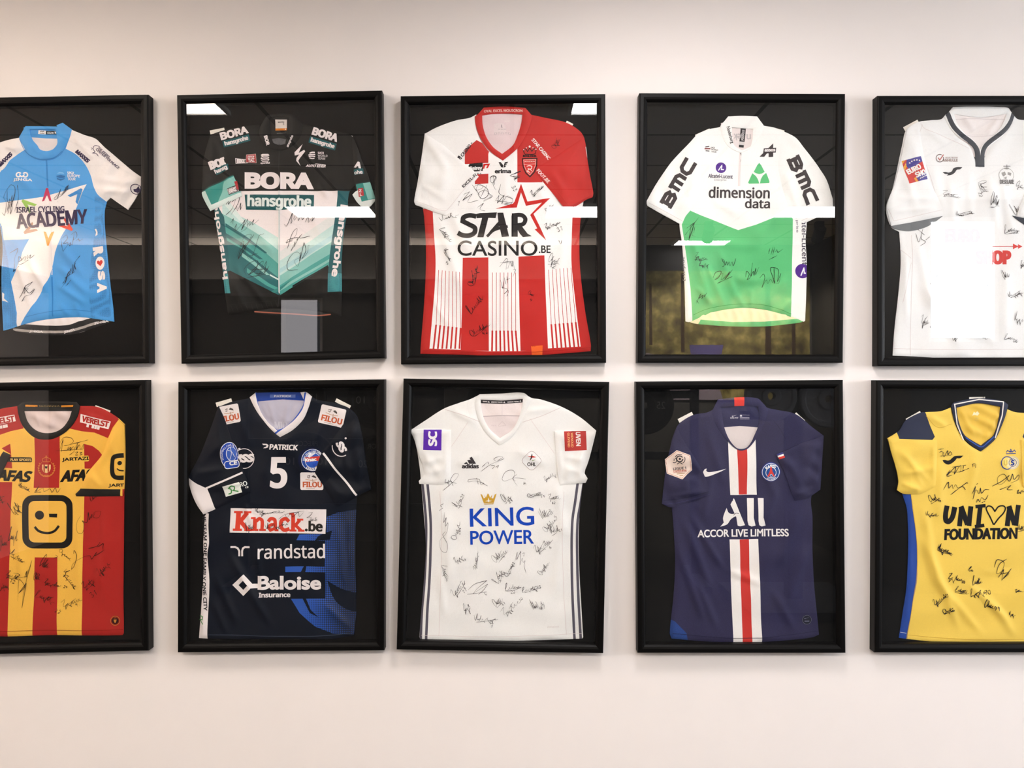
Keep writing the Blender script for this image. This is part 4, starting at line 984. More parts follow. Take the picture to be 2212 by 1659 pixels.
    B.pr('hem_stitching', [line('#a01815', [(165, 1518), (400, 1525), (600, 1532), (850, 1524), (1138, 1500)], 2)])
    for a in [(640, 540, 0, 0), ]: pass
    sign(B, 0, 0, 0, 0, pts=[[(555, 520), (580, 505), (596, 520), (570, 548), (558, 530), (566, 510), (590, 515), (575, 552), (590, 590)], [(575, 508), (585, 560)]], seed=2)
    sign(B, 0, 0, 0, 0, pts=[[(465, 570), (500, 555), (515, 575), (480, 590), (490, 560), (540, 580), (545, 620), (510, 640), (490, 610), (530, 590), (560, 625), (520, 650)], [(540, 560), (500, 640)], [(520, 655), (570, 625), (540, 605)], [(455, 560), (500, 620)]], seed=3)
    sign(B, 0, 0, 0, 0, pts=[[(395, 620), (440, 600), (400, 650), (455, 612), (430, 660), (490, 650)], [(360, 672), (380, 655), (375, 680)], [(485, 690), (520, 665), (500, 700), (530, 710)]], seed=4)
    sign(B, 0, 0, 0, 0, pts=[[(585, 655), (610, 620), (600, 665), (640, 620), (625, 670), (660, 625), (690, 650), (670, 675), (640, 670), (690, 660)], [(620, 555), (612, 610), (690, 640)], [(590, 650), (660, 660)]], seed=5)
    sign(B, 713, 510, 46, 70, 60, seed=6, n=4, num='33', nx=700, ny=560, ns=22)
    sign(B, 832, 590, 90, 40, -38, seed=7, n=7, num='.', nx=862, ny=585)
    sign(B, 905, 690, 60, 36, -50, seed=8, n=5)
    sign(B, 320, 742, 115, 46, -20, seed=9, n=4)
    sign(B, 305, 850, 100, 40, 52, seed=10, n=7)
    sign(B, 316, 965, 80, 30, 65, seed=12, n=6, num='44', nx=312, ny=1000, ns=14)
    sign(B, 920, 790, 95, 40, -20, seed=13, n=6, num='31', nx=940, ny=810, ns=24)
    sign(B, 930, 1000, 70, 80, 20, seed=15, n=5, num='2', nx=925, ny=1015, ns=26)
    sign(B, 963, 888, 22, 24, 0, pts=[[(955, 880), (966, 902), (972, 880)]])
    sign(B, 0, 0, 0, 0, pts=[[(612, 1035), (655, 985), (650, 1050)], [(615, 1010), (690, 1000)], [(660, 1045), (675, 1005), (685, 1030), (690, 1000), (700, 1050)], [(690, 1050), (705, 1048), (690, 1090)]], seed=16)
    sign(B, 0, 0, 0, 0, pts=[[(618, 1110), (632, 1160), (640, 1095), (650, 1135)], [(618, 1150), (660, 1165), (640, 1190), (665, 1170), (655, 1205)], [(650, 1110), (672, 1100)], [(655, 1085), (660, 1130)]], seed=17)
    sign(B, 466, 1085, 125, 50, -75, seed=18, n=7, lw=3.4, c='#1a1213')
    sign(B, 470, 1245, 120, 60, -48, seed=19, n=7, c='#1a1213')
    sign(B, 500, 1390, 130, 44, -32, seed=20, n=9, num='42', nx=508, ny=1412, ns=22, c='#1a1213')
    sign(B, 800, 1190, 44, 24, 30, seed=21, n=3, num='4', nx=795, ny=1210, ns=22, c='#1a1213')
    sign(B, 945, 320, 70, 40, -60, seed=22, n=5, c='#4a1212')
jersey_striped()
# ------------------------------------------------------------------ white and green cycling jersey (upper row, fourth)
def jersey_white_green():
    W_, GN, DK = '#f3ece8', '#56b573', '#3b3536'
    J = Garment('cycling_jersey', 'white and green cycling jersey with dark chest lettering and a green triangle logo', 'jersey', 1360, 190, K)
    J.place(675, 1375)
    bk = J.panel('back_panel', [(530, 200), (650, 170), (770, 200), (760, 330), (640, 380), (540, 320)], '#ddd3d1', base=8.6, th=1.2, wr=(.5, 130, 3), folds=[(590, 240, 620, 330, 14, .9)])
    bk.pr('show_through_print', [text('lek', 628, 282, 50, 40, 180, 'N', .1, c='#b7b0b0'), text('u', 690, 280, 26, 30, 0, 'N', .1, c='#b7b0b0')])
    J.panel('back_hem', [(325, 1330), (420, 1300), (650, 1270), (900, 1300), (1015, 1340), (1000, 1352), (900, 1366), (780, 1377), (600, 1377), (450, 1368), (360, 1356)], '#e9dfb4', base=8.6, th=1.6, wr=(.9, 60, 5), corner=45, edge=6, wrdir=5,
            regions=[(GN, [(412, 1338), (600, 1352), (780, 1350), (960, 1334), (1060, 1330), (1060, 1400), (380, 1400)])], label='back hem seen below the front hem')
    B = J.panel('front_panel', [(570, 200), (520, 224), (468, 234), (420, 252), (385, 274), (345, 330), (330, 500), (310, 700), (290, 778), (305, 900), (318, 1100), (325, 1348), (345, 1352), (400, 1330), (480, 1296), (600, 1274), (700, 1270), (800, 1284), (920, 1318), (1010, 1350), (1017, 1345), (1023, 1200), (1026, 1000), (1020, 880), (1024, 745), (990, 700), (940, 500), (930, 350), (885, 244), (830, 225), (775, 215), (740, 200), (720, 290), (700, 340), (640, 368), (590, 340), (552, 290)],
        W_, base=9.8, th=2.7, wr=(.6, 260, 81), corner=45,
        regions=[(GN, [(330, 640), (352, 708), (420, 738), (520, 778), (630, 820), (730, 790), (830, 750), (928, 716), (944, 760), (942, 950), (936, 1200), (934, 1400), (367, 1400), (352, 1150), (325, 950), (300, 770)])],
        folds=[(345, 790, 470, 1290, 22, 2.0), (500, 900, 640, 1280, 20, 1.9), (420, 960, 560, 1290, 18, 1.8), (780, 1280, 920, 1080, 20, 2.0), (860, 1300, 940, 1220, 16, 1.6), (480, 860, 800, 900, 30, 1.4, 30), (560, 1080, 880, 1060, 26, 1.7, 40), (380, 1140, 480, 1260, 16, 1.7), (900, 700, 700, 900, 26, 1.2), (470, 640, 640, 740, 22, 1.0), (620, 1180, 660, 1275, 16, 1.5), (700, 1150, 700, 1275, 14, 1.3), (330, 900, 335, 1300, 12, 1.0)])
    B.pr('hem_band', [line('#35934f', [(368, 1312), (440, 1280), (540, 1258), (640, 1248), (760, 1252), (860, 1276), (936, 1306)], 3)], label='gathered green hem seam')
    SLL = [(395, 262), (345, 318), (290, 375), (240, 430), (190, 500), (145, 570), (97, 657), (104, 680), (200, 735), (302, 790), (325, 740), (352, 706), (400, 610), (412, 460), (408, 330)]
    L = J.panel('sleeve', SLL, W_, base=11.4, th=2.6, skirt=2.6, wr=(.8, 170, 83), corner=40, folds=[(360, 360, 200, 660, 28, 1.2), (395, 480, 300, 720, 20, 1.4), (400, 560, 330, 640, 14, 1.2)])
    L.pr('sleeve_hem', [line('#d3c9c6', [(112, 665), (210, 716), (308, 770)], 2.4)])
    SLR = [(885, 246), (960, 285), (1010, 345), (1050, 395), (1100, 465), (1140, 530), (1170, 620), (1190, 690), (1186, 702), (1100, 740), (1002, 786), (978, 770), (945, 735), (905, 640), (872, 520), (862, 440), (878, 330)]
    R = J.panel('sleeve', SLR, W_, base=11.4, th=2.6, skirt=2.6, wr=(.8, 170, 87), corner=40, folds=[(930, 330, 1080, 660, 28, 1.2), (900, 480, 980, 740, 20, 1.3)])
    R.pr('sleeve_hem', [line('#d3c9c6', [(992, 768), (1090, 722), (1180, 684)], 2.4)])
    tab(J, 428, 262, 92, 28, -24); tab(J, 862, 246, 70, 26, 16)
    J.panel('collar', [(570, 164), (526, 218), (534, 270), (556, 318), (590, 350), (640, 374), (695, 350), (735, 305), (765, 260), (776, 216), (738, 164), (650, 160)], W_, base=12.6, th=2.4, skirt=3, edge=6, wr=(.3, 160, 2), corner=45,
            holes=[[(592, 226), (655, 232), (714, 236), (712, 290), (700, 338), (650, 360), (605, 330), (594, 280)]]).pr('collar_lettering', [text('Nederburg', 579, 272, 100, 26, 74, 'B', .05, c=DK)])
    bk.pr('neck_label', [poly('#2b292b', rect(655, 268, 30, 80, 5), ), text('ASSOS', 656, 272, 64, 14, -85, 'N', .2, c='#b9b5b5', l=1), poly('#cfc9c7', rect(651, 319, 30, 22, 5), l=1), poly('#2b292b', rect(648, 334, 28, 14, 5), l=2)], label='black hanging neck label')
    B.pr('zip', [line('#e0d7d4', [(638, 378), (634, 480), (632, 566)], 9), line('#cfc6c3', [(645, 380), (641, 480), (639, 566)], 2), poly('#8f8a88', rect(642, 380, 9, 18)), poly('#b5afac', rect(641, 420, 7, 14, 8))], label='short white zip')
    B.pr('sponsor_print', [line(DK, [(438, 340), (462, 336)], 5), line('#7a3a34', [(434, 350), (468, 350)], 7), line(DK, [(440, 362), (462, 364)], 5), text('UCI', 482, 344, 22, 9, 4, 'N', .2, c=DK), text('WORLD', 492, 356, 40, 9, 6, 'N', .1, c=DK), text('TOUR', 488, 368, 30, 9, 6, 'N', .1, c=DK)])
    B.pr('sponsor_print', [poly('#512c86', circle(528, 461, 31)), line('#f0eaf2', [(512, 478), (534, 446), (530, 472), (545, 472)], 6, l=1), text('Alcatel-Lucent', 526, 510, 142, 24, 2, 'N', .08, c='#47425a'), text('Enterprise', 525, 533, 70, 14, 0, 'N', .03, c='#8f8a92')])
    B.pr('sponsor_print', [poly(DK, [(752, 396), (830, 320), (832, 396), (806, 397), (806, 376), (796, 376), (780, 396)]), poly(DK, [(777, 348), (848, 345), (846, 372), (774, 374)], l=1), text('assos', 812, 359, 62, 14, -1, 'N', .25, c='#efe8e6', l=2)])
    g2 = '#56b573'
    B.pr('sponsor_print', [poly(g2, [(750, 432), (762, 446), (781, 484), (768, 493), (750, 497), (730, 492), (718, 484), (738, 446)], sm=False), poly(g2, [(710, 492), (730, 508), (742, 528), (749, 552), (692, 552), (687, 545)], sm=False), poly(g2, [(790, 490), (808, 540), (806, 549), (753, 552), (758, 528), (770, 506)], sm=False)], label='green triangle logo')
    B.pr('chest_print', [text('dimension', 634, 604, 352, 66, .8, 'I', .09, c=DK), text('data', 739, 668, 146, 56, 0, 'I', .1, c=DK)], label='dark chest lettering')
    L.pr('sleeve_print', letters_block(DK, 'BMC', 281, 550, 300, 80, -60, 22), label='dark block lettering')
    R.pr('sleeve_print', letters_block(DK, 'BMC', 1000, 532, 290, 80, 66, 22), label='dark block lettering')
    B.pr('side_lettering', [text('Alcatel-Lucent', 1011, 858, 330, 32, 89, 'N', .06, c='#4a4552')]); B.pr('side_lettering', [text('Enterprise', 967, 760, 150, 18, 89, 'N', .04, c='#6a6570')]); B.pr('side_logo', [poly('#512c86', arc(1000, 1058, 42, 52, 308, 30)), line('#f0eaf2', [(990, 1085), (1008, 1040), (1010, 1070), (1020, 1070)], 7, l=1)])
    B.pr('side_lettering', [text('Enterprise', 315, 1045, 138, 20, -93, 'N', .06, c='#5c5558')])
    signs(B, 700, [[[(340, 890), (355, 790), (345, 870), (375, 780), (360, 850), (380, 860)], [(330, 810), (385, 770)], [(320, 850), (400, 748)], [(370, 840), (378, 800)]], (415, 980, 80, 50, 10, 6), (430, 1020, 60, 46, 0, 4), [[(530, 990), (545, 1025), (535, 1035)], [(525, 985), (545, 1000), (550, 1025), (560, 1005), (565, 1025), (575, 1005), (580, 1028), (592, 1005), (598, 1028), (614, 985)]],
        [[(480, 1100), (500, 1065), (530, 1060), (515, 1095), (490, 1110), (540, 1070), (530, 1110), (580, 1060), (550, 1105), (595, 1050)], [(505, 1130), (592, 1090)]], [[(668, 1095), (675, 1060), (690, 1075), (675, 1110), (695, 1095), (710, 1010), (700, 1090), (715, 1060), (718, 1085), (730, 1040), (728, 1080), (748, 1035)]],
        [[(750, 1100), (775, 1075), (780, 1100), (765, 1155), (790, 1110), (800, 1130), (815, 1105), (830, 1125), (835, 1035), (840, 1130), (815, 1040), (860, 1050), (855, 1120), (875, 1070), (860, 1130), (840, 1125)]], [[(800, 960), (810, 925)], [(815, 965), (828, 918)], [(825, 965), (838, 920)], [(806, 992), (850, 970)], [(840, 950), (850, 935), (855, 950), (885, 932)]],
        [[(385, 1245), (410, 1190), (400, 1215), (420, 1200), (415, 1220), (430, 1195), (428, 1210), (442, 1185)], [(385, 1228), (400, 1245)]]], lw=2.8, c='#1d2a22')
jersey_white_green()
# ------------------------------------------------------------------ white jersey with navy neck trim (upper row, fifth)
def jersey_white_navy():
    W_, NV = '#f5eeeb', '#2f333c'
    J = Garment('football_jersey', 'white football jersey with navy neck trim and a red and blue sleeve patch', 'jersey', 1870, 190, K)
    J.place(660, 1556)
    AX = 662
    bk = J.panel('back_panel', [(490, 130), (510, 110), (660, 108), (825, 110), (850, 140), (800, 280), (665, 420), (520, 290)], '#eee4e2', base=8.6, th=1.2, wr=(.5, 140, 3), folds=[(560, 150, 640, 260, 16, 1.0), (780, 160, 700, 270, 16, 1.0)])
    bk.pr('yoke_seam', [line('#c9bfbf', [(505, 180), (660, 176), (815, 182)], 2.4), line('#d6cccc', [(520, 200), (560, 260), (660, 278), (760, 262), (805, 200)], 2.4)])
    left = [(662, 455), (640, 420), (600, 330), (540, 285), (490, 215), (468, 150), (440, 178), (380, 184), (305, 195), (240, 238), (215, 330), (160, 580), (122, 690), (150, 800), (198, 830), (206, 950), (205, 1050), (190, 1220), (170, 1400), (160, 1546), (300, 1552), (450, 1560)]
    B = J.panel('front_panel', left + [(660, 1558)] + [(2 * AX - x, y) for x, y in left[::-1]][:-1], W_, base=9.8, th=2.7, wr=(.7, 260, 71), corner=45,
        folds=[(290, 860, 400, 1350, 26, 1.6), (300, 1100, 560, 1520, 26, 1.8), (520, 1200, 760, 1500, 22, 1.8), (480, 1380, 720, 1460, 18, 1.5), (380, 420, 460, 760, 30, 1.4), (480, 480, 520, 900, 24, 1.2), (700, 460, 780, 900, 26, 1.3), (780, 500, 860, 900, 24, 1.1), (600, 460, 610, 800, 22, 1.0), (330, 230, 480, 330, 18, 1.2), (220, 900, 240, 1400, 16, 1.2), (820, 1000, 800, 1500, 26, 1.2)])
    B.pr('seam', [line('#d9cfcd', [(320, 205), (350, 240), (430, 270), (520, 310), (600, 350)], 2.2), line('#d9cfcd', [(330, 210), (300, 320), (340, 420), (420, 660)], 2.2), line('#d9cfcd', [(266, 850), (270, 1000), (262, 1300), (262, 1545)], 2.4), line('#d9cfcd', [(165, 1505), (440, 1512), (915, 1510)], 2.4), line('#d9cfcd', [(200, 930), (262, 985)], 2), line('#d9cfcd', [(215, 1240), (262, 1010)], 2)])
    tab(J, 270, 215, 94, 30, -28)
    TR = [(455, 165), (482, 215), (520, 265), (570, 300), (615, 332), (634, 365), (636, 454), (688, 456), (690, 380), (705, 345), (750, 310), (800, 268), (840, 215), (862, 160), (842, 142), (818, 112), (660, 106), (506, 110), (480, 140)]
    HL = [(512, 150), (530, 205), (570, 258), (620, 300), (648, 335), (662, 360), (678, 330), (712, 298), (765, 250), (800, 195), (818, 148), (660, 168)]
    J.panel('collar', TR, W_, base=12.6, th=2.4, skirt=3, edge=7, wr=(.2, 200, 2), corner=45, holes=[HL],
        regions=[(NV, band([(468, 132), (490, 190), (515, 232), (560, 275), (610, 312), (640, 345), (648, 380), (649, 470)], 26)), (NV, band([(858, 140), (838, 195), (808, 238), (765, 275), (718, 310), (690, 340), (676, 380), (674, 470)], 26)), (NV, [(636, 410), (690, 410), (690, 470), (634, 470)])])
    SL = [(305, 195), (240, 236), (222, 320), (200, 420), (165, 560), (122, 682), (132, 740), (148, 797), (300, 770), (446, 740), (440, 700), (418, 640), (372, 540), (345, 430), (325, 330)]
    L = J.panel('sleeve', SL, W_, base=14.6, th=2.8, skirt=3.0, wr=(.9, 160, 73), corner=40, folds=[(260, 260, 330, 600, 26, 1.4), (160, 640, 400, 640, 18, 1.0), (220, 480, 300, 740, 24, 1.2), (140, 720, 420, 690, 12, .8)])
    L.pr('sleeve_hem', [line('#d9cfcd', [(128, 700), (160, 770), (300, 738), (440, 705)], 2)])
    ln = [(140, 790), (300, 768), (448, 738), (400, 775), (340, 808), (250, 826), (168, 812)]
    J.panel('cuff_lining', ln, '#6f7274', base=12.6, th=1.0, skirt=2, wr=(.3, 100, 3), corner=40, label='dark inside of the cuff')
    J.panel('sleeve', mirror(SL, AX), W_, base=14.6, th=2.8, skirt=3.0, wr=(.9, 160, 77), corner=40)
    J.panel('cuff_lining', mirror(ln, AX - 15), NV, base=15.2, th=1.0, skirt=2, wr=(.3, 100, 5), corner=40, label='navy cuff')
    rd, bl, og = '#c43a35', '#4a4690', '#e0a03c'
    q = lambda x, y: (205 + x * 110 + y * 40, 424 + y * 132 - x * 28)
    P = [poly(rd, [q(0, 0), q(1, 0), q(1, 1), q(0, 1)]), poly(og, [q(0, 0), q(.18, 0), q(.18, .28), q(0, .42)], l=1), poly(rd, [q(0, .14), q(.16, .02), q(.2, .1), q(0, .26)], l=2), poly(bl, [q(.26, 0), q(1, 0), q(1, .22), q(.22, .42), q(.16, .22)], l=1), poly(bl, [q(.5, 1), q(1, 1), q(1, .66), q(.42, .82)], l=1), poly(og, [q(.36, 1), q(.46, 1), q(.4, .8), q(.3, .84)], l=1),
         text('EURO', *q(.44, .46), 84, 32, -26, 'I', .2, c='#f2e8e4', l=3), text('SHO', *q(.70, .70), 66, 32, -22, 'I', .2, c='#f2e8e4', l=3)]
    for k in range(5): P += [poly('#efe4dc', circle(*q(.36 + k * .12, .16 - .06 * math.sin(k * .8)), 4.5, 8), l=3), poly('#efe4dc', circle(*q(.6 + k * .09, .9 - k * .015), 3.6, 8), l=3)]
    L.pr('sleeve_patch', P, label='red and blue sleeve patch')
    B.pr('maker_logo', [poly('#2b2a2e', [(446, 486), (464, 484), (482, 488), (500, 480), (508, 464), (530, 457), (559, 458), (545, 470), (528, 472), (515, 490), (495, 502), (470, 505), (480, 496), (462, 496)], sm=True)])
    B.pr('sponsor_print', [line('#6d5754', arc(430, 405, 22, -20, 300, 20), 4), line('#b5514a', [(420, 402), (430, 416), (452, 384)], 5), text('SELECTED BY', 498, 402, 72, 9, 0, 'N', .1, c='#a9908c'), text('ANHULLE', 490, 417, 86, 16, 0, 'N', .14, c='#9d8681')])
    B.pr('club_badge', [line('#8d8884', arc(813, 505, 42, 0, 359, 24), 2), poly('#9c9996', [(785, 490), (805, 482), (812, 500), (795, 512)]), poly('#9c9996', [(822, 485), (842, 492), (838, 508), (820, 500)]), poly('#9c9996', [(795, 520), (815, 512), (812, 530)]), text('DESELARE', 815, 543, 84, 26, 0, 'N', .18, c='#6a6664', l=1), line('#6a6664', [(798, 451), (838, 451)], 4, sm=False), line('#6a6664', [(818, 442), (818, 470)], 3, sm=False), text('ROYAL', 818, 464, 26, 9, 0, 'N', .1, c='#6a6664'), line('#8d8884', [(805, 562), (828, 562)], 2, sm=False)], label='grey club crest')
    rc = '#cf4540'
    B.pr('chest_print', [text('EURO', 560, 854, 205, 82, 0, 'I', .24, c=rc)], label='red chest lettering'); B.pr('chest_print', [text('SHOP', 738, 979, 205, 82, 0, 'I', .24, c=rc)], label='red chest lettering'); B.pr('chest_print', [line(rc, [(420, 912), (860, 916)], 3, sm=False)], label='thin red line'); B.pr('arrow_print', [poly('#d9794f', [(405, 912), (440, 898), (436, 913), (440, 928)])], label='orange arrow head'); B.pr('arrow_print', [poly(rc, [(850, 900), (882, 916), (850, 932)]), poly(rc, [(880, 903), (905, 916), (880, 930)])], label='red double arrow head')
    signs(B, 600, [(495, 620, 110, 40, 14, 5), (682, 575, 80, 46, 80, 6, '22', 672, 600, 18), (570, 725, 115, 32, -4, 8), (748, 650, 60, 90, 10, 5), [[(290, 840), (305, 890), (330, 815), (320, 870), (345, 890), (310, 915)], [(300, 815), (340, 850)], [(345, 880), (370, 860)]], (895, 570, 56, 50, 30, 4), (870, 690, 60, 80, -40, 5), (845, 815, 85, 60, -6, 6, '22', 850, 825, 18),
                   (420, 1090, 40, 80, 10, 4, '27', 372, 1112, 20), (585, 1160, 50, 60, -20, 5), (690, 1140, 60, 50, -30, 4), (620, 1250, 50, 44, -10, 4), (530, 1275, 44, 36, 10, 4, '15', 518, 1295, 14), (345, 1350, 44, 80, 0, 4, '97', 370, 1375, 22), (525, 1430, 80, 40, -46, 5), (635, 1365, 70, 34, -20, 5), (680, 1432, 56, 50, 20, 4), (870, 1190, 100, 46, -14, 7), (885, 1330, 56, 80, 10, 5), (840, 1440, 80, 36, 6, 4, '06', 855, 1450, 18), (808, 1075, 40, 60, -20, 4), (912, 1020, 30, 50, 0, 3)], lw=2.4, c='#3c3432')
jersey_white_navy()
# ------------------------------------------------------------------ yellow and red striped jersey (lower row, first)
def jersey_yellow_red():
    Y_, R_, BK = '#efb94b', '#a81d18', '#1a1815'
    J = Garment('football_jersey', 'yellow and red striped football jersey with a winking face logo', 'jersey', 0, 800, K)
    J.place(268, 1535)
    bk = J.panel('back_panel', [(120, 190), (280, 186), (440, 188), (450, 250), (390, 350), (270, 390), (150, 340), (105, 250)], '#dac8c4', base=8.6, th=1.2, wr=(.7, 130, 3), regions=[(BK, [(60, 160), (500, 160), (500, 236), (60, 236)])], folds=[(300, 240, 285, 340, 14, 1.0), (200, 245, 230, 340, 12, .9)])
    bk.pr('neck_tape', [poly('#d38a2e', [(143, 199), (213, 201), (213, 211), (143, 210)]), poly('#d38a2e', [(348, 203), (420, 200), (420, 211), (348, 213)])] + [line('#a88a50', [(224 + i * 9, 203 + i % 3), (228 + i * 9, 210 - i % 2)], 3, sm=False) for i in range(13)], label='black neck tape with orange bars')
    B = J.panel('front_panel', [(98, 206), (-10, 225), (-110, 262), (-178, 320), (-182, 700), (-176, 1100), (-178, 1528), (-60, 1536), (40, 1540), (300, 1532), (470, 1534), (620, 1534), (704, 1532), (711, 1522), (709, 1300), (712, 1000), (715, 720), (722, 520), (718, 312), (660, 262), (560, 212), (458, 206), (430, 290), (370, 355), (270, 385), (175, 350), (115, 290)],
        Y_, base=9.8, th=2.6, wr=(.5, 280, 51), corner=45,
        regions=[(R_, [(198, 360), (343, 360), (345, 520), (340, 679), (194, 679), (199, 520)]), (R_, [(200, 1081), (330, 1082), (331, 1300), (327, 1560), (183, 1560), (195, 1300)]),
                 (R_, [(-200, 180), (110, 170), (134, 336), (60, 352), (0, 372), (-200, 430)]), (R_, [(430, 200), (560, 190), (670, 262), (684, 285), (650, 330), (622, 392), (590, 378), (545, 360), (470, 352), (398, 336)]),
                 (R_, [(-182, 646), (68, 646), (58, 900), (50, 1200), (40, 1560), (-220, 1560)]), (R_, [(0, 455), (58, 424), (66, 500), (72, 566), (-30, 560)]),
                 (R_, [(486, 425), (535, 438), (570, 465), (596, 500), (596, 570), (486, 568)]), (R_, [(488, 700), (760, 700), (760, 1560), (470, 1560), (473, 1300), (478, 1000)])],
        folds=[(80, 700, 130, 1250, 24, 1.2), (430, 620, 380, 760, 20, 1.1), (440, 800, 450, 1300, 24, 1.1), (620, 760, 580, 1300, 28, 1.2), (270, 400, 270, 620, 30, .7), (100, 400, 60, 640, 24, 1.2), (520, 1000, 640, 1400, 26, 1.0), (350, 1200, 330, 1500, 20, .8), (480, 250, 620, 300, 16, 1.2)])
    tab(J, 588, 224, 92, 14, 20)
    J.panel('collar', [(98, 208), (132, 184), (280, 180), (440, 184), (460, 208), (448, 258), (420, 310), (370, 362), (310, 394), (265, 401), (210, 393), (162, 360), (122, 308), (104, 250)], BK, base=12.6, th=2.4, skirt=3, edge=7, wr=(.2, 200, 2), corner=45,
            holes=[[(136, 194), (280, 190), (424, 194), (412, 238), (395, 285), (362, 330), (318, 356), (270, 363), (228, 357), (186, 334), (152, 290), (138, 236)]])
    SL = [(684, 286), (718, 314), (721, 400), (722, 520), (718, 690), (711, 726), (560, 729), (442, 728), (436, 715), (466, 682), (500, 602), (530, 562), (592, 485), (625, 395), (655, 335)]
    R = J.panel('sleeve', SL, Y_, base=14.6, th=2.6, skirt=3.4, wr=(.7, 170, 53), corner=40, regions=[(BK, [(420, 740), (430, 700), (466, 683), (696, 687), (696, 740)]), (R_, [(709, 686), (740, 686), (740, 740), (708, 740)])],
        folds=[(690, 320, 560, 580, 26, 1.3), (520, 590, 600, 690, 16, 1.2), (650, 400, 700, 650, 20, 1.0)])
    Lp = [(2 * 268 - x, y) for x, y in SL][::-1]
    Lp = [(-148, 286), (-182, 314), (-184, 520), (-180, 690), (-170, 728), (-100, 712), (0, 605), (62, 484), (20, 460), (-60, 395), (-90, 340)]
    L = J.panel('sleeve', Lp, Y_, base=14.6, th=2.6, skirt=3.4, wr=(.7, 170, 57), corner=40, regions=[(BK, [(22, 468), (56, 484), (80, 500), (0, 640), (-90, 740), (-140, 730), (-60, 620)])], folds=[(-140, 330, -60, 600, 24, 1.3)])
    def wink(p, cx, cy, s, clip=None, lab=None):
        q = lambda pts: tf(pts, cx, cy, 0, s)
        it = [poly(BK, q(rrect(0, 0, 290, 308, 62)), q(rrect(0, 0, 218, 240, 34)), sm=True), poly(BK, q(circle(-46, -38, 26))), poly(BK, q([(8, -46), (56, -46), (54, -24), (10, -26)])), line(BK, q([(-74, 30), (-50, 54), (0, 66), (40, 54), (66, 24)]), 14 * s)]
        p.pr('chest_print' if s > .9 else 'sleeve_print', it, label=lab)
    wink(B, 273, 875, 1.0, lab='black winking face logo')
    R.pr('sleeve_print', [line(BK, [(717, 491), (680, 494), (658, 506), (651, 540), (650, 575), (656, 604), (672, 618), (717, 620)], 26), poly(BK, circle(696, 535, 12)), line(BK, [(682, 566), (696, 576), (717, 580)], 7)], label='part of a black winking face logo')
    R.pr('sleeve_lettering', [text('JART', 674, 665, 88, 22, -1, 'I', .14, c=BK)])
    for cx, s, w, a, xs in ((548, 'VERELST', 172, 13, (506, 536, 552, 568)), (0, 'VERELST', 172, -10, (-30, 5, 22, 36))):
        sg = 1 if a > 0 else -1
        B.pr('shoulder_lettering', [poly('#efe2de', [(cx - 84, 300 - sg * 40 + (-8 if sg > 0 else 8)), (cx + 92, 300 + (-4 if sg > 0 else -42)), (cx + 78, 300 + (40 if sg > 0 else 6)), (cx - 88, 300 + (0 if sg > 0 else 46))] if sg > 0 else [(cx - 90, 286), (cx + 80, 256), (cx + 90, 294), (cx - 88, 330)]), text(s, cx + 2, 300 - (4 if sg > 0 else 8), w * .93, 35, a, 'I', .18, c='#b02a22', l=1)] +
             [poly('#efe2de', rect(x, 329 + sg * (x - cx) * .22, 14, 18, a)) for x in xs])
    B.pr('sponsor_print', [poly(BK, rrect(108, 516, 148, 28, 8, 1)), text('PLAY SPORTS', 120, 517, 118, 15, 1, 'I', .16, c='#e8c472', l=1)])
    B.pr('sponsor_print', [poly('#e8c04e', rrect(494, 510, 38, 34, 8, -4)), text('JARTAZI', 434, 514, 156, 24, -3, 'I', .14, c=BK, l=1)])
    B.pr('sponsor_print', [text('AFAS', 82, 610, 194, 66, 3, 'I', .2, c=BK, sh=.3)])
    B.pr('sponsor_print', [text('AFAS', 446, 608, 184, 68, -3, 'I', .2, c=BK, sh=.3)])
    G = '#cf8b3c'
    cr = [line(G, arc(267, 570, 46, 100, 235, 14), 2.5), line(G, arc(267, 570, 46, 80, -55, 14), 2.5)]
    for k in range(8):
        for sg in (1, -1):
            a = math.radians(95 + k * 17) if sg > 0 else math.radians(85 - k * 17)
            x, y = 267 + 46 * math.cos(a), 570 + 46 * math.sin(a)
            cr += [line(G, [(x, y), (x + sg * -5, y - 9)], 4, sm=False), line(G, [(x, y), (x + sg * 5, y - 6)], 3, sm=False)]
    cr += [poly('#e6c98e', [(242, 545), (292, 545), (292, 570), (284, 586), (267, 594), (250, 586), (242, 570)]), poly(R_, [(251, 545), (259, 545), (259, 589), (251, 585)], l=1), poly(R_, [(275, 545), (283, 545), (283, 585), (275, 589)], l=1), poly(BK, [(260, 552), (267, 556), (274, 552), (274, 562), (267, 570), (260, 562)], l=2),
           line(G, [(246, 528), (244, 512), (256, 506), (267, 502), (278, 506), (290, 512), (288, 528), (246, 528)], 3), line(G, [(267, 528), (267, 492)], 3, sm=False), line(G, [(262, 496), (272, 496)], 3, sm=False), text('1904', 267, 608, 26, 8, 0, 'N', .1, c=G)]
    B.pr('club_badge', cr, label='gold crest with a crown and wreath')
    B.pr('hem_badge', [poly('#8a1d18', circle(665, 1447, 29)), line('#c08038', circle(665, 1447, 26), 3, closed=True, l=1), poly('#2a1412', circle(665, 1447, 19), l=1), poly('#c08038', [(656, 1440), (674, 1440), (670, 1456), (665, 1460), (660, 1456)], l=2), line('#c08038', [(658, 1434), (665, 1430), (672, 1434)], 2, l=2)], label='small round hem badge')
    B.pr('hem_stitching', [line('#7c1712', [(-170, 1500), (40, 1508), (300, 1502), (470, 1505), (708, 1498)], 2.4)])
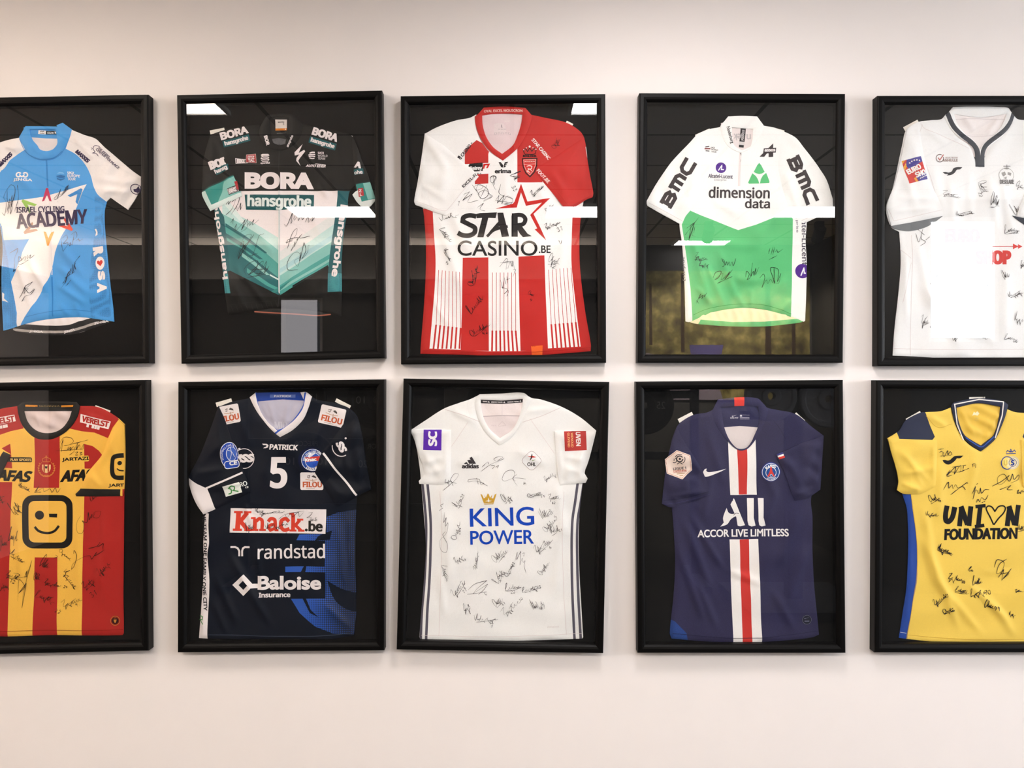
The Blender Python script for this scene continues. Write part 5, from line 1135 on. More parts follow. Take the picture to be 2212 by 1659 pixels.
    signs(B, 400, [
        [[(345, 460), (365, 400), (355, 470)], [(345, 420), (370, 388), (410, 390), (425, 410), (400, 430), (370, 435)], [(385, 455), (400, 440), (390, 460), (410, 445), (405, 465), (425, 440), (430, 465), (400, 490)], [(430, 455), (450, 420), (440, 460), (460, 430), (465, 455), (485, 425), (480, 455)], [(320, 465), (480, 455)], [(400, 430), (510, 402)]],
        [[(432, 474), (450, 472), (435, 490), (452, 488)], [(458, 474), (474, 474), (464, 480), (476, 486), (460, 490)]],
        (142, 675, 80, 26, 28, 7), [[(200, 705), (225, 670), (210, 700), (250, 680), (255, 700), (290, 685), (300, 705), (320, 680), (330, 705), (350, 682)], [(200, 706), (240, 703)]],
        (90, 790, 60, 100, -40, 6), (545, 730, 60, 30, -30, 4), [[(465, 840), (445, 880), (450, 935), (475, 940), (485, 890), (475, 870), (500, 880), (510, 820), (515, 865), (530, 830), (528, 855), (545, 820), (580, 815), (570, 850), (540, 850), (550, 820)]],
        (78, 960, 60, 110, 10, 6), (100, 1075, 110, 56, 30, 5), [[(425, 1060), (430, 1040), (445, 1070), (430, 1130), (412, 1150), (420, 1120), (470, 1085), (520, 1070), (530, 1090), (560, 1050), (550, 1070), (610, 1035)], [(510, 1030), (560, 1015), (580, 990), (565, 1020), (600, 1000), (595, 1030)]],
        (270, 1110, 60, 80, 30, 5), (375, 1070, 90, 30, 40, 6, '7', 320, 1065, 26), (605, 1140, 90, 60, -50, 6, '12', 575, 1185, 18),
        [[(75, 1170), (115, 1180), (95, 1200), (160, 1190)], [(100, 1335), (110, 1210), (140, 1250), (105, 1290), (150, 1230), (125, 1375), (135, 1280), (185, 1098)], [(140, 1200), (155, 1160), (150, 1200), (165, 1150)]],
        (405, 1210, 130, 50, 60, 7, '', 0, 0, 1), (305, 1235, 100, 46, 14, 7, '24', 370, 1242, 14), (515, 1235, 80, 60, -30, 5, '31', 512, 1290, 30), (265, 1315, 130, 60, 20, 7, '22', 325, 1375, 22), (415, 1340, 120, 56, -20, 6, '9.', 430, 1350, 20), (215, 1190, 40, 50, 10, 4, '22', 200, 1170, 22), (15, 1245, 50, 50, -20, 4, '19', 8, 1258, 24), (75, 1190, 80, 50, 20, 5, '12', 60, 1205, 20), (5, 740, 60, 60, 10, 4), (20, 1000, 50, 90, 0, 5)], c='#2c2016', lw=2.7)
jersey_yellow_red()
# ------------------------------------------------------------------ dark navy volleyball jersey (lower row, second)
def halftone():
    m, nt, b = new_mat('halftone_blue')
    tc = nt.nodes.new('ShaderNodeTexCoord'); mp = nt.nodes.new('ShaderNodeMapping'); mp.inputs['Rotation'].default_value = (math.pi / 2, 0, 0)
    nt.links.new(tc.outputs['Object'], mp.inputs['Vector'])
    vo = nt.nodes.new('ShaderNodeTexVoronoi'); vo.voronoi_dimensions = '2D'; vo.inputs['Scale'].default_value = 170; vo.inputs['Randomness'].default_value = 0.0
    nt.links.new(mp.outputs[0], vo.inputs['Vector'])
    sx = nt.nodes.new('ShaderNodeSeparateXYZ'); nt.links.new(tc.outputs['Object'], sx.inputs[0])
    rg = nt.nodes.new('ShaderNodeMapRange'); rg.inputs['From Min'].default_value = 0.03; rg.inputs['From Max'].default_value = 0.21; rg.inputs['To Min'].default_value = 0.72; rg.inputs['To Max'].default_value = 0.20
    nt.links.new(sx.outputs['X'], rg.inputs['Value'])
    lt = nt.nodes.new('ShaderNodeMath'); lt.operation = 'LESS_THAN'; nt.links.new(vo.outputs['Distance'], lt.inputs[0]); nt.links.new(rg.outputs[0], lt.inputs[1])
    mx = nt.nodes.new('ShaderNodeMix'); mx.data_type = 'RGBA'; mx.inputs[6].default_value = srgb((14, 22, 40)); mx.inputs[7].default_value = srgb((30, 84, 178))
    nt.links.new(lt.outputs[0], mx.inputs[0]); nt.links.new(mx.outputs[2], b.inputs['Base Color']); set_in(b, Roughness=.55)
    return m
def jersey_volleyball():
    NV, W_ = '#0b121f', '#e9e2e2'
    HT = halftone(); MATS[('#halftone', 'satin')] = HT
    J = Garment('volleyball_jersey', 'dark navy volleyball jersey with white number 5 and halftone blue hem corner', 'jersey', 370, 800, K)
    J.place(630, 1552)
    bk = J.panel('back_panel', [(490, 130), (630, 126), (780, 128), (800, 180), (720, 330), (620, 370), (540, 320), (480, 200)], '#b9b6c6', base=8.6, th=1.2, wr=(.5, 120, 3), kind='satin', regions=[('#1d3f94', [(470, 100), (800, 100), (800, 178), (640, 168), (470, 182)])],
                 folds=[(560, 180, 600, 320, 14, 1.2), (680, 180, 650, 330, 14, 1.2), (520, 190, 570, 290, 12, 1.0), (740, 180, 690, 300, 12, 1.0)])
    bk.pr('neck_label', [poly('#5d74b5', rect(642, 149, 148, 18)), text('PATRICK', 642, 149, 100, 12, 0, 'N', .2, c='#d8dcea', l=1)])
    bk.pr('size_print', [text('MIO', 632, 318, 76, 44, 0, 'N', .1, c='#cfcdd8')])
    B = J.panel('front_panel', [(487, 132), (455, 158), (400, 170), (345, 182), (268, 212), (238, 300), (170, 480), (120, 620), (186, 800), (182, 1000), (184, 1100), (182, 1200), (175, 1300), (165, 1450), (157, 1549), (207, 1552), (400, 1556), (650, 1552), (900, 1556), (1052, 1535), (1066, 1400), (1062, 1100), (1067, 800), (1085, 690), (1140, 640), (1118, 480), (1081, 285), (1035, 225), (950, 190), (850, 172), (810, 152), (780, 130),
         (795, 190), (755, 280), (690, 345), (628, 380), (560, 320), (505, 240)], NV, base=9.8, th=2.8, wr=(.6, 260, 41), corner=45, kind='satin',
        regions=[(W_, [(100, 800), (217, 828), (213, 900), (218, 1000), (208, 1070), (220, 1220), (212, 1400), (206, 1600), (100, 1600)], True),
                 (('#halftone', 'satin'), [(892, 850), (960, 822), (1100, 798), (1100, 1532), (930, 1522), (830, 1482), (740, 1402), (690, 1322), (890, 1318), (890, 1168), (658, 1166), (658, 1135), (888, 1133), (890, 985), (722, 982), (738, 950), (897, 945)]),
                 (NV, [(755, 1315), (776, 1315), (806, 1385), (852, 1428), (800, 1402)]), (NV, [(745, 1170), (765, 1130), (780, 1130), (772, 1170)]), (NV, [(900, 1216), (980, 1262), (1100, 1295), (1100, 1400), (1010, 1380), (940, 1320)], True), (NV, [(830, 985), (850, 958), (928, 925), (918, 978)], True)],
        folds=[(300, 1000, 600, 1520, 22, 2.2), (240, 1150, 400, 1500, 22, 2.0), (225, 1300, 330, 1540, 18, 1.6), (480, 950, 540, 1350, 18, 1.8), (420, 760, 470, 900, 16, 1.3), (960, 860, 1010, 1300, 22, 1.6), (1030, 780, 1040, 1200, 16, 1.4), (600, 420, 520, 640, 30, 1.2), (700, 420, 760, 620, 30, 1.2), (380, 250, 470, 460, 24, 1.4), (900, 260, 800, 460, 24, 1.3), (880, 1340, 1040, 1500, 20, 1.6)])
    tab(J, 301, 187, 94, 26, -16); tab(J, 990, 193, 94, 22, 27)
    J.panel('collar', [(488, 127), (452, 156), (475, 205), (505, 255), (560, 325), (600, 365), (628, 386), (700, 345), (760, 285), (790, 220), (812, 152), (778, 126), (745, 127), (765, 180), (748, 225), (700, 290), (648, 332), (612, 345), (560, 305), (515, 240), (498, 185)], W_, base=12.6, th=2.4, edge=6, skirt=3, wr=(.2, 200, 2), corner=45,
            regions=[('#254fae', band([(490, 127), (503, 190), (522, 235), (565, 298), (608, 338), (622, 350)], 10)), ('#254fae', band([(775, 127), (765, 180), (752, 225), (705, 285), (650, 328), (598, 366)], 10))])
    L = J.panel('sleeve', [(272, 205), (240, 300), (170, 480), (98, 625), (104, 660), (122, 720), (150, 780), (186, 832), (255, 802), (350, 755), (458, 706), (440, 640), (395, 520), (350, 410), (315, 300)], '#0a101c', base=14.6, th=2.6, skirt=3.4, wr=(.9, 170, 43), corner=40, kind='satin',
        regions=[(W_, [(80, 610), (104, 622), (150, 655), (208, 684), (256, 802), (200, 850), (80, 800)]), (W_, band([(200, 682), (300, 640), (413, 590)], 11, False))],
        folds=[(260, 260, 320, 560, 22, 1.2), (130, 600, 340, 560, 18, 1.1), (210, 690, 450, 640, 12, 1.0), (160, 560, 300, 420, 20, 1.0)])
    R = J.panel('sleeve', [(1033, 226), (1081, 286), (1100, 370), (1118, 490), (1155, 688), (1120, 705), (1080, 727), (1000, 770), (955, 792), (900, 700), (830, 592), (870, 475), (930, 400), (1000, 300)], '#0a101c', base=14.6, th=2.6, skirt=3.4, wr=(.9, 170, 47), corner=40, kind='satin',
        regions=[(W_, band([(878, 478), (930, 545), (990, 620), (1040, 680), (1072, 722)], 12))],
        folds=[(1060, 300, 1000, 560, 24, 1.3), (1090, 420, 1090, 660, 20, 1.2), (900, 620, 1000, 740, 18, 1.0), (960, 380, 1060, 640, 20, 1.1)])
    L.pr('sleeve_badge', [poly('#dfe2ea', tf(circle(0, 0, 1), 338, 490, 0, 53, 76)), poly('#2146a6', tf(circle(0, 0, 1), 338, 490, 0, 49, 72), l=1), poly('#dfe2ea', tf(circle(0, 0, 1), 350, 482, 0, 30, 42), l=2), poly('#3f62b8', tf(circle(0, 0, 1), 351, 482, 0, 27, 39), l=3), line('#dfe2ea', [(330, 460), (352, 470), (368, 500)], 3, l=4), line('#dfe2ea', [(345, 444), (350, 480), (340, 515)], 3, l=4),
                          text('VOLLEYBALL CHA', 304, 462, 118, 11, -62, 'N', .08, c='#dfe2ea', l=4, arcr=62), poly('#dfe2ea', rrect(352, 543, 88, 46, 18, -8), l=4), poly('#2146a6', rrect(352, 543, 80, 38, 15, -8), l=5), text('CE', 360, 535, 46, 24, -8, 'N', .22, c='#e9ecf4', l=6)], label='blue volleyball sleeve badge')
    L.pr('sponsor_patch', [poly('#e9ede6', rect(356, 687, 100, 62, -16)), line('#3f8a45', tf([(-32, 22), (-14, 18), (-10, -2), (-22, -10), (-2, -20), (14, -12), (8, 4), (-2, 6), (30, 20)], 358, 686, -14), 7, l=1), text('RO', 420, 655, 40, 26, -14, 'N', .08, c='#e9ede6'), text('19', 438, 675, 18, 11, -14, 'N', .15, c='#e9ede6')], label='white patch with a green line')
    R.pr('sleeve_print', [text('SS', 985, 442, 66, 44, 62, 'B', .24, c=W_, sh=.2), line(W_, arc(985, 442, 54, 60, 190, 16), 5), poly(W_, circle(1009, 392, 6))])
    B.pr('sponsor_print', [line(W_, arc(420, 510, 57, -165, 150, 30), 4), text('ISS', 432, 508, 88, 50, -2, 'B', .24, c=W_, sh=.22), poly(W_, rect(393, 455, 12, 12, -10))])
    def filou(p, cx, cy, w, h, a, s='FILOU', tw=None):
        ca = math.cos(math.radians(a)); sa = math.sin(math.radians(a))
        q = lambda x, y: (cx + x * ca - y * sa, cy + x * sa + y * ca)
        p.pr('sponsor_patch', [poly(W_, rrect(cx, cy, w, h, 10, a)), text(s, *q(3, h * .19), tw or w * .84, h * .33, a, 'N', .16, c='#c05a32', l=1), line('#6b625f', [q(-w * .2, -h * .28), q(-w * .08, -h * .33), q(-w * .12, -h * .18), q(-w * .2, -h * .22)], 4, l=1), poly('#4a4442', [q(-2, -h * .27), q(10, -h * .34), q(24, -h * .26), q(26, -h * .16), q(8, -h * .22)], l=1),
             line('#c9a58f', [q(-w * .28, -h * .1), q(0, -h * .05), q(w * .22, -h * .08)], 4, l=1), line('#b49a8c', [q(4, -h * .12), q(6, h * .02), q(14, h * .1)], 5, l=2), line('#a39c98', [q(-w * .26, h * .42), q(w * .12, h * .42)], 3, sm=False, l=1)], label='white sponsor patch with orange lettering')
    filou(B, 338, 254, 116, 108, -11, 'ILOU'); filou(B, 929, 264, 148, 108, 13); filou(B, 811, 641, 134, 102, 0, 'FILOU')
    B.pr('maker_logo', [text('PATRICK', 650, 444, 164, 32, 1.5, 'I', .16, c=W_, sh=.08), poly(W_, [(524, 424), (552, 425), (562, 432), (558, 446), (545, 450), (530, 450), (540, 443), (548, 440), (550, 433), (530, 432)])])
    B.pr('shirt_number', [text('5', 620, 592, 100, 181, 0, 'N', .13, c=W_)], label='white number 5')
    cb = '#2a57b5'
    B.pr('club_badge', [poly('#0c1430', circle(812, 518, 78, ry=74)), poly(cb, circle(816, 518, 64)), line('#dfe4ee', circle(816, 518, 62), 3, l=1, closed=True), poly('#dfe4ee', circle(818, 520, 46), l=1), poly(cb, circle(818, 520, 43), l=2), text('ONE TEAM ONE FAMILY', 812, 470, 150, 13, -12, 'N', .1, c='#dfe4ee', l=2, arcr=58),
                        poly('#dfe4ee', [(800, 480), (835, 478), (800, 505), (785, 500)], l=3), poly('#c33a2f', [(772, 503), (860, 495), (858, 522), (774, 530)], l=3), text('Knac', 806, 516, 66, 20, -4, 'N', .25, c='#eeeeee', l=4), poly('#c8a55a', [(830, 545), (866, 510), (858, 545), (835, 562)], l=4), poly('#2449a8', [(815, 540), (850, 528), (840, 555), (820, 555)], l=5), text('LEAGUE', 812, 572, 66, 14, 4, 'N', .18, c='#eeeeff', l=5, arcr=-54)], label='round blue club badge')
    rd = '#d2412e'
    kn = [poly(W_, [(342, 797), (895, 804), (891, 945), (337, 937)])]
    def slab(x, y, w, h): return poly(rd, rect(x, y, w, h, 1), l=1)
    kn += [line(rd, [(387, 822), (383, 918)], 28, sm=False, l=1), slab(386, 820, 50, 13), slab(382, 921, 52, 13), line(rd, [(440, 822), (398, 872), (442, 922)], 24, sm=False, l=1), slab(440, 820, 44, 12), slab(444, 922, 44, 13),
           line(rd, [(484, 858), (482, 918)], 22, sm=False, l=1), slab(474, 854, 26, 11), slab(482, 922, 42, 12), line(rd, [(490, 872), (508, 858), (524, 868), (524, 918)], 20, l=1), slab(527, 922, 38, 12),
           line(rd, [(560, 874), (574, 858), (596, 862), (600, 880), (600, 926)], 20, l=1), line(rd, [(600, 890), (572, 894), (562, 908), (572, 924), (600, 914)], 17, l=1), slab(608, 924, 22, 12),
           line(rd, [(680, 874), (660, 858), (636, 870), (634, 905), (652, 924), (682, 916)], 21, l=1), line(rd, [(704, 832), (702, 922)], 22, sm=False, l=1), slab(696, 829, 28, 11), slab(702, 926, 40, 12), line(rd, [(742, 866), (716, 896), (748, 926)], 18, sm=False, l=1), slab(744, 863, 36, 11), slab(750, 927, 38, 12)]
    kn += [text('.be', 823, 901, 104, 62, 1, 'N', .16, c='#2b2826', l=1)]
    B.pr('chest_print', kn, label='white box with red and black lettering')
    B.pr('sponsor_print', [text('randstad', 695, 1046, 386, 84, -.5, 'N', .04, c=W_), line(W_, [(340, 1022), (368, 1022), (382, 1030), (390, 1045), (390, 1076)], 11, sm=False), line(W_, [(452, 1022), (424, 1022), (412, 1030), (407, 1045), (407, 1076)], 11, sm=False)])
    B.pr('sponsor_print', [text('Baloise', 682, 1228, 366, 80, 0, 'B', .15, c=W_), text('Insurance', 597, 1298, 180, 28, 0, 'N', .16, c=W_), line(W_, [(500, 1246), (462, 1246), (418, 1196), (370, 1241), (416, 1286), (450, 1252)], 25, sm=False)])
    B.pr('side_lettering', [text('NE TEAM ONE FAMILY ONE CITY', 192, 1110, 560, 22, 90, 'N', .14, c='#1d1b20', wave=lambda x: np.where(np.abs(x) < 1e9, 4 * np.sin(x / 60.), 0))]); B.pr('side_logo', [line('#3f8a45', [(164, 1418), (180, 1424), (178, 1442), (164, 1440), (182, 1468)], 5)])
    B.pr('hem_stitching', [line('#3a4456', [(214, 1528), (400, 1532), (650, 1538), (900, 1534), (1050, 1516)], 3)])
    signs(B, 300, [(580, 822, 150, 34, -6, 6), (512, 815, 60, 26, 20, 4), (590, 900, 95, 50, -10, 5), (455, 900, 55, 56, -20, 4), [[(620, 860), (660, 832), (770, 812)], [(655, 830), (670, 850), (690, 825), (700, 845), (735, 820), (740, 845), (765, 820)]], [[(792, 825), (815, 820), (800, 842), (782, 852), (812, 850)]],
                   (818, 862, 40, 18, -6, 3, '5', 828, 852, 20), (655, 890, 40, 22, 0, 3)], lw=2.4)
jersey_volleyball()
# ------------------------------------------------------------------ white jersey with blue lettering (lower row, third)
def jersey_white_blue():
    W_, GR = '#f4ece9', '#55525f'
    J = Garment('football_jersey', 'white signed football jersey with blue chest lettering under a gold crown', 'jersey', 850, 800, K)
    J.place(625, 1565)
    bk = J.panel('back_panel', [(500, 140), (625, 134), (752, 132), (770, 230), (700, 380), (615, 410), (530, 360), (490, 240)], '#eadfdd', base=8.6, th=1.2, wr=(.5, 120, 3),
                 regions=[('#e2d6d5', [(480, 268), (800, 262), (800, 450), (480, 450)])])
    bk.pr('neck_tape', [poly('#2b282b', [(504, 170), (625, 176), (748, 166), (747, 186), (625, 194), (505, 190)])] +
          [text(s, x, y, w, 7, a, 'N', .15, c='#e8e2e0', l=1) for s, x, y, w, a in (('TEAM', 528, 181, 26, 2), ('CREATE YOURS', 597, 184, 66, 1), ('ADIDAS TEAM', 690, 182, 66, -3))] +
          [poly('#e8e2e0', [(x - 6, y + 4), (x, y - 5), (x + 6, y + 4)], l=1) for x, y in ((550, 182), (640, 184), (733, 177))] , label='black neck tape')
    bk.pr('yoke_seam', [line('#b9abad', [(505, 267), (620, 262), (742, 264)], 4), line('#d5c9c9', [(628, 195), (628, 264)], 2, sm=False)])
    bk.pr('size_print', [line('#cdbfc0', [(605, 320), (628, 296), (650, 318), (606, 324)], 2), text('m', 580, 320, 26, 8, 0, 'N', 0, c='#cdbfc0')])
    st = []
    for pts in ([(165, 640), (178, 760), (188, 890), (184, 1100), (176, 1250), (163, 1400), (156, 1580)], [(195, 640), (206, 760), (215, 890), (212, 1100), (205, 1250), (195, 1400), (187, 1580)],
                [(1066, 640), (1050, 760), (1033, 880), (1030, 1100), (1034, 1300), (1041, 1450), (1048, 1580)], [(1102, 640), (1083, 760), (1064, 880), (1062, 1100), (1068, 1300), (1076, 1450), (1084, 1580)]):
        st.append((GR, band(pts, 15)))
    B = J.panel('front_panel', [(497, 140), (475, 175), (490, 270), (530, 350), (615, 425), (690, 370), (735, 290), (760, 220), (785, 165), (752, 132), (800, 160), (850, 168), (970, 210), (1080, 272), (1172, 348), (1150, 400), (1120, 520), (1095, 660),
         (1078, 800), (1071, 960), (1074, 1150), (1084, 1330), (1097, 1545), (1090, 1553), (900, 1560), (600, 1566), (300, 1564), (158, 1562), (149, 1545), (168, 1300), (180, 1150), (186, 1020), (176, 860), (160, 665), (150, 560), (125, 420), (95, 348), (180, 292), (290, 222), (380, 188), (440, 168)],
        W_, base=9.8, th=2.6, wr=(.55, 280, 21), corner=40, regions=st,
        folds=[(330, 560, 240, 900, 26, 1.2), (300, 750, 330, 1300, 30, 1.1), (930, 620, 1000, 1000, 26, 1.2), (980, 800, 930, 1350, 30, 1.1), (600, 440, 620, 760, 26, .8), (260, 1100, 300, 1450, 20, 1.0), (520, 470, 360, 560, 22, .9), (700, 450, 900, 560, 22, .9), (330, 230, 480, 300, 18, 1.2), (760, 240, 930, 220, 16, 1.0)])
    B.pr('seam', [line('#d3c6c5', [(290, 224), (400, 258), (495, 296)], 2.4), line('#d3c6c5', [(968, 214), (860, 262), (745, 300)], 2.4), line('#ddd1d0', [(790, 280), (860, 380), (930, 480)], 2), line('#ddd1d0', [(430, 300), (370, 390), (335, 440)], 2),
                   line('#ddd1d0', [(160, 1532), (600, 1540), (1092, 1522)], 2), line('#ddd1d0', [(268, 700), (280, 900), (270, 1300), (262, 1535)], 2), line('#ddd1d0', [(985, 700), (975, 900), (985, 1300), (1000, 1530)], 2)])
    J.panel('collar', [(497, 138), (472, 178), (482, 260), (520, 340), (560, 388), (613, 434), (680, 388), (728, 318), (768, 235), (797, 170), (752, 131), (625, 134)], W_, base=12.6, th=2.4, skirt=3, edge=9, wr=(.2, 200, 2), corner=45,
            holes=[[(503, 168), (625, 172), (748, 162), (742, 215), (720, 285), (685, 345), (615, 392), (560, 345), (525, 285), (508, 220)]])
    L = J.panel('sleeve', [(95, 348), (130, 342), (333, 345), (332, 500), (329, 600), (322, 663), (240, 660), (150, 656), (146, 640), (182, 598), (168, 545), (140, 470), (122, 400)], W_, base=14.6, th=2.6, skirt=3.4, wr=(.8, 150, 23), corner=40,
                folds=[(130, 420, 300, 640, 22, 1.0), (180, 600, 320, 560, 18, .8), (160, 540, 300, 500, 16, .9), (300, 350, 308, 650, 14, .8)])
    L.pr('sleeve_patch', [poly('#5a2aa8', [(175, 342), (279, 342), (277, 462), (172, 459)]), text('SC', 227, 394, 86, 52, -90, 'N', .22, c='#f0eaf2', l=1)], label='purple sleeve patch')
    R = J.panel('sleeve', [(930, 352), (985, 350), (1120, 355), (1172, 348), (1152, 430), (1125, 530), (1101, 590), (1122, 625), (1110, 650), (1050, 655), (962, 666), (950, 600), (938, 470)], W_, base=14.6, th=2.6, skirt=3.4, wr=(.8, 150, 27), corner=40,
                folds=[(1130, 430, 980, 640, 22, 1.0), (1100, 600, 980, 560, 18, .8), (1115, 520, 970, 500, 16, .9), (950, 360, 975, 650, 12, .8)])
    R.pr('sleeve_patch', [poly('#b23a36', [(985, 352), (1112, 350), (1116, 460), (990, 467)]), text('UVEN', 1067, 396, 82, 27, 88, 'N', .14, c='#f2e6e2', l=1), text('WENOUD', 1032, 402, 84, 13, 88, 'N', .1, c='#f0b57a', l=1), text('GLEVEND', 1012, 402, 84, 13, 88, 'N', .1, c='#f0b57a', l=1)], label='red sleeve patch')
    B.pr('maker_logo', [text('adidas', 444, 554, 98, 26, 0, 'N', .2, c='#3b3639'), poly('#3b3639', [(426, 519), (444, 516), (459, 539), (438, 540)]), poly('#3b3639', [(439, 505), (453, 499), (477, 539), (459, 541)]), poly('#3b3639', [(407, 537), (423, 529), (431, 540), (416, 542)])])
    B.pr('club_badge', [poly('#fbf6f4', rrect(798, 522, 88, 88, 22, 45), sm=True), line('#8f6f6c', rrect(798, 522, 90, 90, 22, 45), 1.6, closed=True), poly('#c2352d', [(772, 493), (790, 496), (800, 492), (826, 502), (800, 504), (786, 500)], l=1), poly('#23201f', [(799, 480), (803, 488), (798, 510), (786, 524), (793, 504)], l=2), poly('#7f9c5a', [(800, 520), (822, 514), (812, 520), (802, 524)], l=1), text('OHL', 798, 543, 50, 22, 0, 'B', .1, c='#2e2a2c', l=1)], label='white diamond badge')
    B.pr('crown_print', [poly('#c79c35', [(503, 715), (512, 718), (522, 740), (530, 735), (524, 718), (534, 735), (544, 712), (550, 714), (558, 736), (570, 718), (566, 738), (576, 740), (585, 718), (596, 712), (580, 765), (522, 767)]), poly('#c79c35', [(523, 770), (579, 768), (578, 774), (524, 775)]), poly('#f4ece9', [(529, 755), (545, 752), (549, 735), (554, 752), (570, 754), (554, 757), (549, 763), (545, 757)], l=1)], label='gold crown')
    bl = '#0f44b4'
    B.pr('chest_print', [text('KING', 627, 847, 372, 108, -1.5, 'B', .05, c=bl), text('POWER', 627, 965, 368, 82, -1, 'B', .06, c=bl)], label='blue chest lettering')
    B.pr('hem_print', [text('climacool', 922, 1482, 66, 9, -2, 'N', 0, c='#cfc3c3')])
    signs(B, 100, [
        [[(505, 585), (560, 545), (640, 510)], [(510, 560), (545, 530), (548, 545)], [(590, 525), (580, 512), (610, 498), (632, 502), (600, 522)], [(560, 548), (585, 552), (570, 570)], [(590, 560), (608, 548), (600, 565)]],
        [[(265, 660), (310, 645)], [(285, 695), (360, 630), (375, 600), (350, 600), (330, 640), (365, 655)], [(320, 625), (320, 670)], [(335, 640), (345, 668)]],
        [[(545, 668), (480, 640), (430, 645), (435, 632), (495, 630), (505, 660), (522, 655)], [(480, 622), (490, 660)], [(505, 645), (520, 652), (525, 660)]],
        [[(765, 628), (700, 622), (640, 640), (628, 625), (650, 585), (690, 578), (702, 600), (690, 625), (715, 668)], [(712, 602), (690, 625), (705, 640)]],
        (760, 652, 18, 14, 0, 2), (905, 618, 75, 42, -28, 6), (375, 762, 70, 66, -60, 5, '23', 385, 735, 16), (655, 735, 55, 70, -30, 4, '24', 662, 755, 16), (818, 720, 90, 26, -10, 6, '19', 850, 725, 14), (930, 735, 70, 46, -5, 5, '82', 915, 760, 13),
        (880, 815, 80, 70, -25, 6, '2', 895, 805, 15), (905, 890, 100, 44, -50, 6, '5', 925, 845, 18), (930, 915, 60, 70, -20, 5, '11', 952, 920, 14),
        [[(290, 770), (272, 780), (280, 790)], [(265, 810), (285, 795)], [(295, 820), (290, 880), (305, 850), (300, 900), (315, 880), (310, 930), (290, 960), (270, 980), (275, 1040), (305, 1050), (310, 1000), (285, 950), (300, 930)]],
        (365, 925, 110, 40, -75, 5, '26', 368, 945, 16), (380, 1088, 60, 50, -40, 5, '10', 398, 1098, 12), (478, 1100, 110, 24, -82, 6), (615, 1068, 100, 56, -40, 7, '4', 632, 1075, 12),
        [[(700, 1110), (715, 1050), (712, 1095), (735, 1045), (730, 1125), (745, 1085), (750, 1110), (760, 1100), (755, 1130), (767, 1172)], [(745, 1060), (755, 1055), (752, 1075)]],
        (868, 1010, 120, 60, -38, 7, '6', 895, 1020, 18), (672, 1150, 90, 36, -65, 6, '12', 680, 1125, 14), (605, 1190, 80, 60, -70, 6, '16', 610, 1195, 26), (868, 1140, 90, 36, -55, 7, '0', 868, 1160, 10), (300, 1172, 100, 40, 75, 7),
        (378, 1260, 110, 60, -50, 6, '77', 395, 1280, 18),
        [[(425, 1295), (540, 1280)], [(430, 1270), (470, 1235), (540, 1215), (480, 1265), (460, 1290), (545, 1235), (520, 1270), (490, 1295)], [(525, 1285), (535, 1300), (540, 1290)]],
        (690, 1248, 95, 46, -8, 6, '22.', 675, 1272, 18), (795, 1265, 105, 40, -10, 8, '3', 838, 1245, 18), (605, 1335, 60, 56, -30, 4, '31', 620, 1348, 16), (690, 1365, 150, 60, -38, 5, '10', 722, 1325, 14), (830, 1350, 75, 90, -30, 7, '47', 840, 1370, 22), (425, 1378, 40, 70, -15, 4, '8', 425, 1355, 16),
        (535, 1435, 140, 60, 0, 8, '7', 560, 1462, 24)], lw=2.0, c='#3a3338')
    sign(L, 315, 640, 40, 30, -10, 91, 3, lw=2.0, c='#3a3338')
jersey_white_blue()
